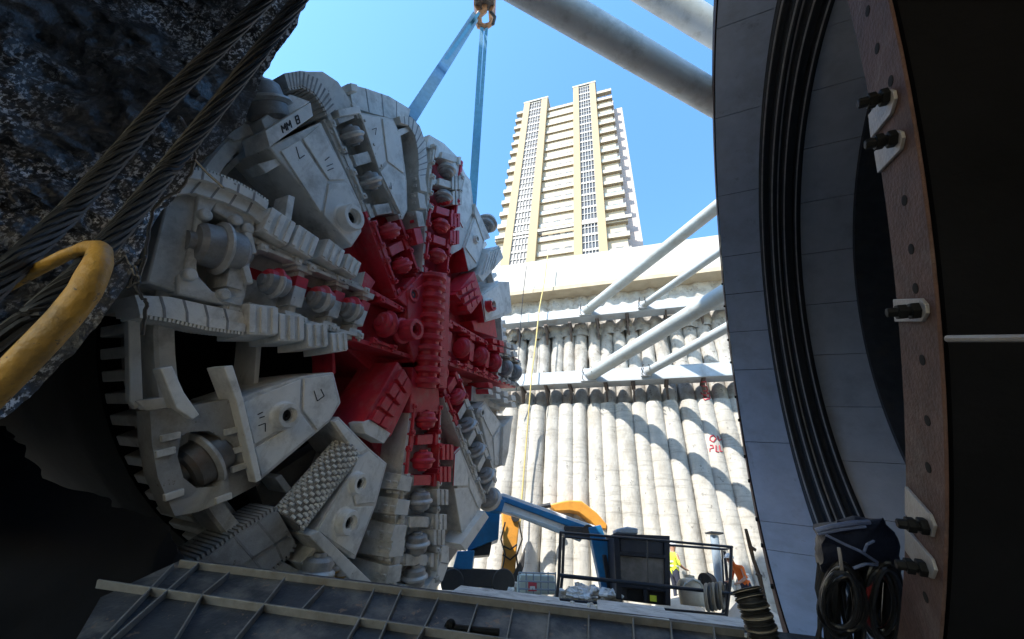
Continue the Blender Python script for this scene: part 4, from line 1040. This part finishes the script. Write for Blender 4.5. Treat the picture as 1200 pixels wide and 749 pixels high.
# roof frame
for a0, a1, z in ((aR1, aW1-2, zWr), (aW0+.6, aL0, zWl)):
    mb = MB()
    for i in range(5):
        x = a0+.3+(a1-a0-.6)*i/4; tb(mb, x-.12, x+.12, z-1.6, z+1.4, -1.5, -1.2)
    tb(mb, a0+.1, a1-.1, z+1.0, z+1.35, -1.6, -1.1); tb(mb, a0+.1, a1-.1, z-.1, z+.15, -1.6, -1.1); mb.build('roof_frame', M['twhite'], tw)
# ------------------------------------------------------------------ ground
MOUNDS = [(PV(868, 655, 11.0).x, PV(868, 655, 11.0).y), (PV(786, 640, 12.2).x, PV(786, 640, 12.2).y)]
mb = MB(); nx, ny = 90, 70; g = []
for i in range(nx+1):
    col = []
    for k in range(ny+1):
        x = -26+52*i/nx; y = -8+40*k/ny
        h = .0+max(0, min(1, (y-7.0)/4.5))*(GZ-.0); h += sum(.75*math.exp(-((x-a)**2+(y-b)**2)/.5) for a, b in MOUNDS); h += noise.fractal(Vector((x, y, 0))*.6, 1, 2, 4)*.12*(1 if y > 4 else .4)
        col.append(mb.bm.verts.new(Vector((x, y, h))))
    g.append(col)
for i in range(nx):
    for k in range(ny): mb.face([g[i][k], g[i+1][k], g[i+1][k+1], g[i][k+1]])
tag(mb.build('ground', M['floor'], None, 0, 60), 'pale dusty pit floor', 'ground', kind='structure')
mb = MB(); c = WW(0, STZ, -2.2); mb.prism([c-WD*420, c+WD*420, c+WD*420-WN*500, c-WD*420-WN*500], Vector((0, 0, -.4)))
tag(mb.build('street', M['street']), 'street level ground behind the pit wall', 'street', kind='structure')
# ------------------------------------------------------------------ crane hook and slings
hkp = P(568, 4, 14.0); hz = hkp
hb = thing('crane_hook', hkp, 'rusty crane hook block at the top of the sky holding the blue slings', 'crane hook')
s_ = 14/450
def IM(x, y, d=14.0): return P(x, y, d)
for s in (-1, 1):
    mb = MB(); mb.prism([IM(568+s*10-3, -30), IM(568+s*10+3, -30), IM(568+s*9+3, 6), IM(568+s*6+2, 14), IM(568+s*6-2, 14), IM(568+s*10-3, 6)], vec_img(0, 0, 1)*.5); mb.build('cheek_plate', M['hookor'], hb, .02)
mb = MB(); mb.cyl(IM(556, -10, 14.2), IM(580, -10, 14.2), .3, 20); mb.build('sheave', M['darksteel'], hb)
mb = MB(); mb.box(IM(568, 2), vec_img(1, 0, 0), vec_img(0, 0, 1), vec_img(0, 1, 0), .7, .5, .3); mb.build('crosshead', M['bracket'], hb, .03)
mb = MB(); mb.tube([IM(568,6),IM(568,13),IM(562,17),IM(559,23),IM(562,30),IM(568,32),IM(574,29),IM(577,23)], [.1,.1,.12,.13,.13,.12,.09,.05], 10); mb.build('hook', M['hookor'], hb)
mb = MB(); mb.tube([IM(575,14),IM(580,20),IM(578,28),IM(572,30)], .06, 8); mb.build('shackle', M['darksteel'], hb)
def sling(a, b, w, label, m='sling', th=.03, sag=0):
    A, B = a, b; d = (B-A).normalized(); x = d.cross((A+B)/2-CAM).normalized(); n = d.cross(x)
    mb = MB(); k = 14
    pts = [A+(B-A)*(i/k)+Vector((0, 0, -sag*math.sin(math.pi*i/k))) for i in range(k+1)]
    for p, q in zip(pts, pts[1:]): mb.prism([p-x*w/2, p+x*w/2, q+x*w/2, q-x*w/2], n*th)
    bmesh.ops.remove_doubles(mb.bm, verts=mb.bm.verts, dist=1e-4)
    o = mb.build('lifting_sling', M[m], None, 0); return tag(o, label, 'lifting sling')
sling(IM(558, 18), D(*UV(481, 138, -.6), -.6), .3, 'wide pale blue sling slanting down to the top of the cutterhead', 'slinglite')
sling(IM(562, 14, 13.97), D(*UV(477, 134, -.75), -.75), .1, 'narrow dark blue sling along the edge of the wide slanting one', 'sling')
sling(IM(565, 30), P(550, 262, 11.0), .14, 'left of the two blue slings hanging straight down from the hook', 'sling')
sling(IM(570, 32), P(554, 266, 11.0), .12, 'right of the two blue slings hanging straight down from the hook', 'sling')
# ------------------------------------------------------------------ hanging pipe, red marks
mb = MB(); mb.tube([wp(x, y, o) for x, y, o in [(642,298,.75),(638,330,.75),(632,362,.8),(628,400,.78),(623,440,.86),(619,490,.5),(615,540,.4),(611,590,.35),(609,620,.35)]], .03, 8)
tag(mb.build('grout_pipe', M['ygrout']), 'thin yellow pipe hanging down the pile wall left of the struts', 'pipe')
mb = MB(); mb.tube([wp(x, y, o) for x, y, o in [(617,312,.75),(613,345,.75),(610,380,.8),(607,430,.85),(604,470,.5)]], .02, 6)
tag(mb.build('cable', M['cable']), 'thin dark cable hanging down the wall beside the cutterhead edge', 'cable')
bpy.context.view_layer.update(); DG = bpy.context.evaluated_depsgraph_get()
for k, (cx, cy, s, o, strokes) in enumerate([(827, 458, 1, .02, [[(-5,-10),(0,-11),(1,-6)],[(-5,-6),(1,-5),(2,0),(-4,0)],[(-6,2),(-1,6),(4,2),(5,9),(-1,11),(-4,7)],[(-2,4),(6,12)],[(0,0),(4,5)]]),
                                   (837, 520, 1, .08, [[(-5,-8),(-1,-10),(2,-6),(-1,-2),(-5,-4),(-5,-8)],[(4,-9),(5,-4),(9,-5)],[(-5,2),(-2,2),(-1,5),(-5,6),(-5,10)],[(2,2),(2,9),(6,10)],[(6,2),(7,9),(10,9)]])]):
    gp = thing('spray_mark', wp(cx, cy, o), ['red sprayed scrawl under the lower waler beam at right', 'red sprayed figures on a sunlit pile beside the ring'][k], 'spray mark')
    for st in strokes:
        pts = []
        for (x0_, y0_), (x1_, y1_) in zip(st, st[1:]):
            for q in range(5):
                x, y = cx+x0_+(x1_-x0_)*q/5, cy+y0_+(y1_-y0_)*q/5
                ok, hit, *_r = scene.ray_cast(DG, CAM, ray(x, y).normalized()); pts.append(hit-ray(x, y).normalized()*.004 if ok else wp(x, y, o))
        mb = MB(); mb.tube(pts, .026, 6); mb.build('stroke', M['graf'], gp)
# ------------------------------------------------------------------ boom lift
bl = thing('boom_lift', PV(600, 700, 11.5), 'blue boom lift with white edged boom and railed basket in front of the piles', 'boom lift')
def boxpx(pts, d, depth, name, m, parent, bevel=.02):
    mb = MB(); mb.prism([PV(x, y, d) for x, y in pts], Vector((0, 1, 0))*depth); return mb.build(name, M[m], parent, bevel)
boxpx([(545,625),(560,598),(586,600),(584,632),(572,636),(548,646)], 12.2, 1.2, 'turret', 'blue', bl)
boxpx([(536,646),(556,645),(553,668),(530,668)], 12.0, 1.2, 'chassis', 'blue', bl)
boxpx([(550,636),(577,633),(574,650),(552,652)], 12.3, 1.0, 'counterweight', 'darksteel', bl)
boxpx([(520,664),(590,668),(602,690),(520,686)], 12.0, 1.2, 'undercarriage', 'darksteel', bl)
for x in (530, 590):
    mb = MB(); mb.cyl(PV(x, 682, 11.8), PV(x, 682, 12.1), .35, 24); mb.build('wheel', M['hose'], bl, .03)
boxpx([(578,580),(590,578),(700,617),(704,626),(690,630),(580,597)], 11.6, .35, 'main_boom', 'white', bl)
boxpx([(588,581),(684,615),(696,622),(680,622),(590,588)], 11.55, .08, 'boom_inlay', 'blue', bl)
boxpx([(575,583),(592,586),(588,600),(573,598)], 11.5, .5, 'boom_head', 'blue', bl)
boxpx([(592,600),(600,600),(684,629),(680,635)], 11.5, .1, 'boom_rail', 'strut', bl)
mb = MB(); mb.cyl(PV(690, 624, 11.4), PV(690, 624, 12.1), .22, 20); mb.build('knuckle', M['darksteel'], bl)
boxpx([(662,616),(706,618),(704,630),(662,630)], 11.45, .2, 'knuckle_link', 'darksteel', bl)
boxpx([(690,618),(704,615),(722,660),(728,705),(708,703)], 11.3, .3, 'jib_arm', 'blue', bl)
boxpx([(706,650),(711,650),(720,703),(714,703)], 11.25, .05, 'jib_edge', 'navy', bl)
# basket
dB = 10.2
bk_ = MB()
def rail(pts, r=.034, name='rail', m='navy', d=dB, parent=bl):
    mb = MB(); mb.tube([PV(x, y, dd if dd else d) for x, y, dd in pts], r, 8); return mb.build(name, M[m], parent)
for d, ox, oy in ((dB, 0, 0), (dB+1.0, 4, 5)):
    rail([(657+ox, 624+oy, d), (756+ox, 632+oy, d), (858-ox*2, 641+oy*.6, d)]); rail([(655+ox, 674+oy*.4, d), (758+ox, 685+oy*.3, d), (862-ox, 696, d)], .045 if d == dB else .03)
    rail([(657+ox, 624+oy, d), (655+ox, 676, d), (652+ox, 704, d)], .045); rail([(857-ox*2, 641+oy, d), (856-ox, 680, d), (851-ox, 722, d)], .045)
    rail([(758+ox, 632+oy, d), (760+ox, 690, d)], .02)
rail([(657,624,dB),(661,629,dB+1)]); rail([(858,641,dB),(850,644,dB+1)]); rail([(846,645,dB),(849,700,dB)], .024)
boxpx([(652,701),(852,719),(852,722),(652,704)], dB, 1.1, 'basket_floor', 'navy', bl)
cs = thing('control_cabin', PV(752, 700, 10.6), 'dark framed cabin with a wide grey window panel standing behind the basket rails', 'cabin')
def cb(u, v): # cabin face coords 0..1
    a = lerp((719,625), (785,628), u); b = lerp((723,702), (786,710), u); return lerp(a, b, v)
boxpx([cb(0,0),cb(1,0),cb(1,1),cb(0,1)], 10.7, .9, 'cabin_body', 'console', cs, .03)
for q in ([(0,0),(1,0),(1,.07),(0,.07)], [(0,.07),(.09,.07),(.09,1),(0,1)], [(.9,.07),(1,.07),(1,1),(.9,1)], [(.09,.28),(.9,.28),(.9,.33),(.09,.33)], [(.09,.74),(.9,.74),(.9,.81),(.09,.81)], [(.5,.81),(.56,.81),(.56,1),(.5,1)]):
    boxpx([cb(*p) for p in q], 10.62, .07, 'frame_bar', 'navy', cs, .008)
boxpx([cb(.1,.34),cb(.89,.34),cb(.89,.73),cb(.1,.73)], 10.67, .02, 'window', 'glasspanel', cs, 0)
boxpx([cb(.12,.08),cb(.88,.08),cb(.88,.27),cb(.12,.27)], 10.66, .02, 'top_panel', 'console', cs, 0)
boxpx([cb(.2,.82),cb(.48,.82),cb(.48,.98),cb(.2,.98)], 10.67, .02, 'vent', 'hole', cs, 0); boxpx([cb(.6,.82),cb(.86,.82),cb(.86,.98),cb(.6,.98)], 10.67, .02, 'vent', 'hole', cs, 0)
boxpx([cb(.62,.88),cb(.74,.88),cb(.74,.97),cb(.62,.97)], 10.64, .02, 'sticker', 'hivy', cs, 0)
boxpx([(722,620),(735,617),(748,619),(748,626),(722,625)], 10.9, .4, 'roof_light', 'pvc', cs, .04)
# ------------------------------------------------------------------ excavator
ex = thing('excavator', PV(640, 690, 13.5), 'orange excavator arm bent behind the blue boom lift', 'excavator')
boxpx([(644,591),(656,588),(668,586),(682,587),(700,601),(712,615),(711,621),(699,619),(690,610),(678,601),(668,599),(650,600)], 13.4, .45, 'boom', 'orange', ex, .05)
boxpx([(588,598),(610,600),(606,640),(603,682),(586,680),(590,640)], 13.3, .45, 'stick', 'orange', ex, .04)
mb = MB(); mb.cyl(PV(600, 600, 13.3), PV(645, 592, 13.3), .09, 12); mb.build('hydraulic_cylinder', M['darksteel'], ex)
mb = MB(); mb.cyl(PV(604, 606, 13.2), PV(604, 606, 13.8), .16, 16); mb.build('pivot_pin', M['darksteel'], ex)
boxpx([(690,612),(725,612),(730,690),(696,690)], 14.0, 1.6, 'cab', 'orange', ex, .08)
boxpx([(694,620),(722,620),(724,655),(697,655)], 13.96, .06, 'cab_window', 'glasspanel', ex, .0)
for k, pts in enumerate([[(592,612),(587,632),(592,650),(588,670)], [(608,612),(612,632),(605,652),(608,672)], [(590,640),(598,644),(606,638)], [(589,650),(598,656),(607,648)]]):
    mb = MB(); mb.tube([PV(x, y, 13.22) for x, y in pts], .03, 6); mb.build('hydraulic_hose', M['cable'], ex)
boxpx([(600,676),(611,655),(616,640),(614,664),(606,690),(601,690)], 13.2, .5, 'bucket', 'darksteel', ex, .02)
# ------------------------------------------------------------------ tote, tank, coils, pipe, post
tt = thing('water_tote', PV(630, 696, 11.0), 'square white plastic tote in a wire cage with a small red label on the ground', 'tote')
boxpx([(609,672),(650,674),(651,697),(608,696)], 11.0, .9, 'tank', 'tote', tt, .05)
for i in range(6):
    x = 608+43*i/5; rail([(x,670.5,0),(x,697,0)], .02, 'cage_bar', 'pvc', 10.96, tt)
for y in (671, 681, 690): rail([(608,y,0),(651,y+1.5,0)], .02, 'cage_bar', 'pvc', 10.94, tt)
boxpx([(619,682),(629,683),(629,693),(619,693)], 10.93, .01, 'label_plate', 'graf', tt, 0)
boxpx([(621,687),(627,687),(627,691),(625,691),(624,689),(623,691),(621,691)], 10.915, .01, 'label_mark', 'white', tt, 0)
tk = thing('plastic_tank', PV(812, 706, 10.9), 'cream rounded plastic tank beside the cabin with a wire handle', 'tank')
mb = MB(); c = PV(813, 710, 11.0); mb.lathe(c, (0, 0, 1), [(.01, 0), (.34, 0), (.36, .06), (.36, .5), (.3, .6), (.14, .66), (.14, .72), (.01, .72)], 28); mb.build('tank_body', M['tank'], tk)
mb = MB(); mb.tube([PV(800,690,10.75), PV(803,684,10.72), PV(812,679,10.7), PV(820,683,10.72), PV(823,690,10.75)], .025, 8); mb.build('handle', M['strut'], tk)
hc_ = thing('hose_coil', PV(835, 712, 9.9), 'coil of brown and black ribbed hose lying on the ground right of the cream tank', 'hose coil')
for k in range(5):
    mb = MB(); cen = PV(829+k*4.2, 700-k*.6, 9.9+.04*k); ax = vec_img(.8, -.15, -.5).normalized(); e1 = ax.orthogonal().normalized(); e2 = ax.cross(e1)
    mb.tube([cen+(e1*math.cos(a)+e2*math.sin(a))*.27 for a in [2*math.pi*i/28 for i in range(28)]], .045, 8, closed=True); mb.build('hose_turn', M['hose' if k % 2 else 'hoseband'], hc_)
pp = thing('standpipe', PV(846, 700, 11.5), 'grey blue vertical standpipe with a flat cap left of the orange worker', 'pipe')
mb = MB(); mb.cyl(PV(845, 700, 11.5), PV(837, 628, 11.5), .13, 20); mb.build('pipe_body', M['pvc'], pp)
mb = MB(); mb.box(PV(837, 625, 11.5), (1, 0, 0), (0, 1, 0), (0, 0, 1), .42, .4, .05); mb.build('pipe_cap', M['console'], pp, .01)
fr = thing('hose_reel', PV(828, 690, 10.8), 'small dark green reel frame beside the vertical standpipe', 'reel')
for pts in ([(822,690),(822,674),(830,672),(836,676),(836,692)], [(822,682),(836,684)], [(828,672),(829,690)]):
    rail([(x, y, 0) for x, y in pts], .03, 'frame_tube', 'navy', 10.8, fr)
mb = MB(); mb.cyl(PV(826, 681, 10.75), PV(832, 681, 10.95), .2, 18); mb.build('reel_drum', M['hose'], fr)
po = thing('timber_post', PV(896, 730, 4.6), 'dark ragged post leaning along the sunlit edge beside the ring panels', 'post')
mb = MB(); mb.tube([PV(874,620,4.6),PV(879,640,4.6),PV(883,656,4.6),PV(890,676,4.6),PV(897,705,4.6)], [.02,.026,.022,.026,.02], 8); mb.build('post_body', M['bracket'], po)
mb = MB(); mb.tube([PV(878,640,4.58),PV(886,645,4.55)], .02, 8); mb.build('peg', M['bracket'], po)
mb = MB(); mb.tube([PV(886,672,4.58),PV(893,676,4.55)], .02, 8); mb.build('peg', M['bracket'], po)
rubs = [(668,697,11,.3),(690,695,11.2,.34),(705,693,11.2,.26),(716,695,11,.3),(600,688,12,.3),(585,684,12.4,.34),(678,690,11.6,.28)]
for i, (x, y, d, s) in enumerate(rubs):
    mb = MB(); c = PV(x, y+3, d); mb.sphere(c, s, 26, 18, (1.3, 1, .55))
    for v in mb.bm.verts: v.co += (v.co-c)*(noise.noise(v.co*4)*.5+noise.cell(v.co*9)*.35+noise.noise(v.co*14)*.2)
    tag(mb.build('rubble_heap', M['dust'], None, 0, 40), 'pale heap of broken concrete on the ground between the boom lift and the cabin', 'rubble', 'rubble heaps in the pit')
# ------------------------------------------------------------------ workers
def person(loc, face, pose, mats, label, h=1.76):
    """one skinned body; face = heading vector; pose adjusts joints"""
    f = face.normalized(); r = f.cross(Vector((0, 0, 1))).normalized()
    def q(x, y, z): return loc+r*x+f*y+Vector((0, 0, z))*h/1.76
    J = {'pelvis': (0, 0, .95, .15), 'waist': (0, .02, 1.1, .14), 'chest': (0, .04, 1.32, .165), 'neck': (0, .05, 1.48, .06), 'head0': (0, .07, 1.56, .085), 'head1': (0, .075, 1.66, .1), 'head2': (0, .06, 1.73, .08),
         'hipL': (-.1, 0, .88, .1), 'kneeL': (-.12, .04, .5, .065), 'ankL': (-.12, 0, .09, .045), 'toeL': (-.13, .16, .04, .04),
         'hipR': (.1, 0, .88, .1), 'kneeR': (.12, .06, .5, .065), 'ankR': (.13, .02, .09, .045), 'toeR': (.14, .18, .04, .04),
         'shL': (-.2, .03, 1.4, .07), 'elL': (-.3, .02, 1.13, .05), 'wrL': (-.28, .2, .95, .036), 'haL': (-.27, .28, .92, .034),
         'shR': (.2, .03, 1.4, .07), 'elR': (.3, .02, 1.13, .05), 'wrR': (.28, .22, 1.0, .036), 'haR': (.26, .3, .98, .034)}
    J.update(pose)
    Eg = [('pelvis','waist'),('waist','chest'),('chest','neck'),('neck','head0'),('head0','head1'),('head1','head2'),('pelvis','hipL'),('hipL','kneeL'),('kneeL','ankL'),('ankL','toeL'),('pelvis','hipR'),('hipR','kneeR'),('kneeR','ankR'),('ankR','toeR'),
          ('chest','shL'),('shL','elL'),('elL','wrL'),('wrL','haL'),('chest','shR'),('shR','elR'),('elR','wrR'),('wrR','haR')]
    for s, w in (('L', 'wrL'), ('R', 'wrR')):                       # fingers and thumb
        hx, hy, hz, _ = J['ha'+s]; wx, wy, wz, _ = J[w]; d = Vector((hx-wx, hy-wy, hz-wz)).normalized()
        for k in range(4):
            o = (k-1.5)*.019; J[f'f{s}{k}'] = (hx+o+d.x*.05, hy+d.y*.05, hz+d.z*.05, .0095); J[f'g{s}{k}'] = (hx+o+d.x*(.08+.01*(k in (1, 2))), hy+d.y*.08, hz+d.z*.08-.025, .0085)
            Eg += [('ha'+s, f'f{s}{k}'), (f'f{s}{k}', f'g{s}{k}')]
        sx = 1 if s == 'L' else -1; J['t'+s] = (hx+sx*.045, hy+.01, hz-.01, .011); Eg.append(('ha'+s, 't'+s))
    names = list(J); me = bpy.data.meshes.new('person'); me.from_pydata([q(*J[k][:3])-loc for k in names], [(names.index(a), names.index(b)) for a, b in Eg], [])
    o = bpy.data.objects.new('person', me); C.objects.link(o); o.location = loc
    sk = o.modifiers.new('skin', 'SKIN'); 
    for i, k in enumerate(names):
        me.skin_vertices[0].data[i].radius = (J[k][3], J[k][3]); me.skin_vertices[0].data[i].use_root = (k == 'pelvis')
    sb = o.modifiers.new('sub', 'SUBSURF'); sb.levels = 1; sb.render_levels = 1
    dg = bpy.context.evaluated_depsgraph_get(); m2 = bpy.data.meshes.new_from_object(o.evaluated_get(dg)); 
    o.modifiers.clear(); o.data = m2
    for m in mats: m2.materials.append(M[m])
    for p in m2.polygons:
        p.use_smooth = True; c = p.center; z = c.z/h*1.76; side = abs(c.dot(r))
        if z > 1.5: p.material_index = 2
        elif z > 1.0 and not (side > .22 and c.dot(f) > .24): p.material_index = 0
        elif side > .22 and c.dot(f) > .22: p.material_index = 2
        else: p.material_index = 1
    tag(o, label, 'person')
    def child(mb, name, m): return mb.build(name, M[m], o)
    hd = q(*J['head1'][:3])
    mb = MB(); mb.lathe(hd+Vector((0, 0, .03)), (0, 0, 1), [(.125, 0), (.128, .02), (.122, .06), (.1, .1), (.06, .13), (.004, .14)], 20); mb.box(hd+f*.13+Vector((0, 0, .035)), f, r, (0, 0, 1), .08, .18, .015); child(mb, 'hard_hat', 'helmet')
    for s in (-1, 1):
        mb = MB(); mb.sphere(hd+f*.088+r*(s*.034)+Vector((0, 0, .0)), .013, 8, 6); child(mb, 'eye', 'ink')
        mb = MB(); mb.sphere(hd+r*(s*.098)+Vector((0, 0, -.01)), .026, 8, 6, (.6, .6, 1)); child(mb, 'ear', 'skin')
    mb = MB(); mb.sphere(hd+f*.105+Vector((0, 0, -.025)), .018, 8, 6, (1, 1, 1.4)); child(mb, 'nose', 'skin')
    mb = MB(); mb.box(hd+f*.092+Vector((0, 0, -.065)), r, f, (0, 0, 1), .05, .012, .01); child(mb, 'mouth', 'graf')
    for z in (1.08, 1.2):
        mb = MB(); mb.lathe(q(0, .025, z), (0, 0, 1), [(.152, 0), (.152, .045), (.148, .045), (.148, 0)], 24, closed=True); child(mb, 'reflective_band', 'helmet')
    return o
hp1 = PV(868, 655, 11.0); hh = PV(854, 655, 11.0)
person(Vector((hp1.x, hp1.y, hh.z-1.58)), Vector((-1, -.15, 0)), {'waist': (0, .05, 1.1, .14), 'chest': (0, .17, 1.3, .165), 'neck': (0, .28, 1.42, .06), 'head0': (0, .33, 1.48, .085), 'head1': (0, .38, 1.56, .1), 'head2': (0, .38, 1.63, .08),
  'shL': (-.2, .18, 1.37, .07), 'shR': (.2, .18, 1.37, .07), 'elL': (-.3, .22, 1.1, .05), 'elR': (.3, .22, 1.1, .05), 'wrL': (-.26, .42, .98, .036), 'wrR': (.26, .42, 1.0, .036), 'haL': (-.25, .5, .96, .034), 'haR': (.24, .5, .98, .034)}, ['hivo', 'navycloth', 'skin'], 'worker in an orange hi-vis jacket and white hard hat leaning forward beside the ring')
hp2 = PV(786, 640, 12.2); person(Vector((hp2.x, hp2.y, hp2.z-1.68)), vec_img(.9, .1, .3)*1, {}, ['hivy', 'navycloth', 'skin'], 'worker in a yellow hi-vis vest half hidden behind the dark cabin')
